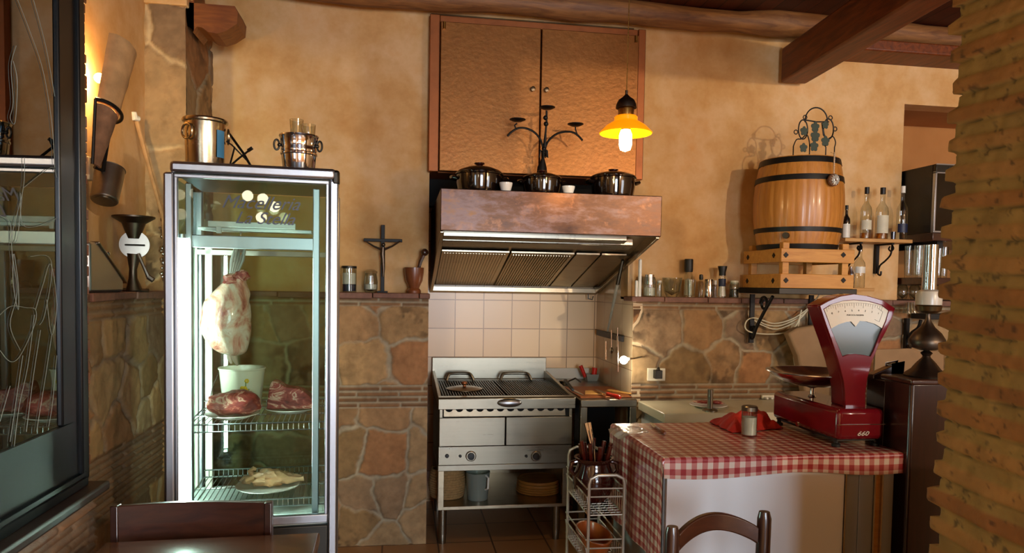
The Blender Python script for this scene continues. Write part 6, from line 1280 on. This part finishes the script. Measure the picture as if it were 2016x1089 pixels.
# meat grinder on the left ledge
gx_ = -1.165; gy = PX(262, 500, gx_).y; G = lambda px, py, dy=0: P(px, py, gy+dy); zb = LEDGE
c = G(264, 540); t = thing('meat_grinder', 'old grey iron meat grinder with flared hopper on the left ledge', 'meat grinder', (c.x, gy, zb)); O = t.location; S3 = gy/F; zg = lambda py: zz(264, py, gy)
make('hopper', B(off=O).lathe([(10*S3, zg(470)), (14*S3, zg(458)), (20*S3, zg(440)), (36*S3, zg(429)), (36*S3, zg(426)), (18*S3, zg(437)), (10*S3, zg(455))], c=(c.x, gy), n=28), 'pewter', t)
b = B(off=O); q = G(265, 482); b.lathe([(0, -.09), (.05, -.09), (.052, -.02), (.06, -.018), (.06, .010), (0, .012)], n=32, M=Matrix.Translation(q) @ FR @ Matrix.Rotation(.25, 4, 'Y')); make('barrel', b, 'tin', t)
b = B(off=O); b.tube([G(246, 482, -.03), G(285, 483, -.03)], .0035, 6); make('bolt_line', b, 'dark_steel', t)
b = B(off=O); b.tube([G(264, 500), G(262, 530), G(262, 548), Vector((c.x, gy, zb+.004))], [.030, .016, .018, .034], 14); b.tube([Vector((c.x-.05, gy, zb+.006)), Vector((c.x+.06, gy, zb+.006))], .008, 8); make('pedestal', b, 'pewter', t)
b = B(off=O); b.tube([G(272, 500, -.04), G(283, 525, -.05), G(292, 545, -.05)], [.008, .007, .009], 8); b.tube([G(292, 545, -.05), G(302, 552, -.05)], .012, 8); make('crank', b, 'tin', t)
# metal slicer body next to it
hx = -1.20; s0 = PX(180, 520, hx+.05); s1 = PX(250, 540, hx+.05); t = thing('mandoline_slicer', 'grey metal slicer with a sloping plate on the left ledge by the window', 'slicer', (hx, (s0.y+s1.y)/2, zb)); O = t.location
yA, yB = s0.y, s1.y-.02; hA = PX(180, 478, hx).z-zb; b = B(off=O); b.prism([(yA, zb), (yB, zb), (yB, zb+.05), (yA+.10, zb+hA), (yA, zb+hA)], hx-.045, hx+.045, axis='x'); make('body', b, 'aluminium', t, bev=.012)
b = B(off=O); b.add([(hx-.055, yA+.07, zb+hA+.004), (hx+.052, yA+.07, zb+hA+.004), (hx+.052, yB+.02, zb+.045), (hx-.055, yB+.02, zb+.045), (hx-.055, yA+.07, zb+hA-.006), (hx+.052, yA+.07, zb+hA-.006), (hx+.052, yB+.02, zb+.035), (hx-.055, yB+.02, zb+.035)], [(0, 1, 2, 3), (7, 6, 5, 4), (0, 4, 5, 1), (1, 5, 6, 2), (2, 6, 7, 3), (3, 7, 4, 0)]); make('plate', b, 'steel', t, bev=.003)
q = Vector((hx+.02, (yA+yB)/2+.06, zb+hA*.62)); make('knob', B(off=O).tube([q, q+Vector((.0, 0, .03))], [.006, .010], 10).ball(tuple(q+Vector((0, 0, .035))), .012, 10, 7), 'chrome', t)
# glass bead string by the refrigerator
t = thing('glass_bead_string', 'hanging string of clear glass beads between pilaster and refrigerator', 'ornament', tuple(P(322, 408, 3.66))); O = t.location
b = B(off=O); b.tube([P(322, 400, 3.66), P(321, 556, 3.66)], .001, 4); make('thread', b, 'dark_steel', t); b = B(off=O); r4 = random.Random(2)
for k in range(26): q = P(322+r4.uniform(-7, 5), 410+k*5.6, 3.66+r4.uniform(-.02, .02)); b.ball(tuple(q), r4.uniform(.007, .014), 8, 6)
o = make('beads', b, 'chrome_glass', t); o['kind'] = 'stuff'
# second arched chair, its top rail just reaching into view
src = [o for o in COL.objects if o.name == 'ladder_chair'][0]; q = PZ(1612, 1089, .90); dup(src, (q.x, q.y-.1, 0), src.rotation_euler.z+.1, 'dark wooden arched back chair, only its top rail tip shows at the bottom edge')
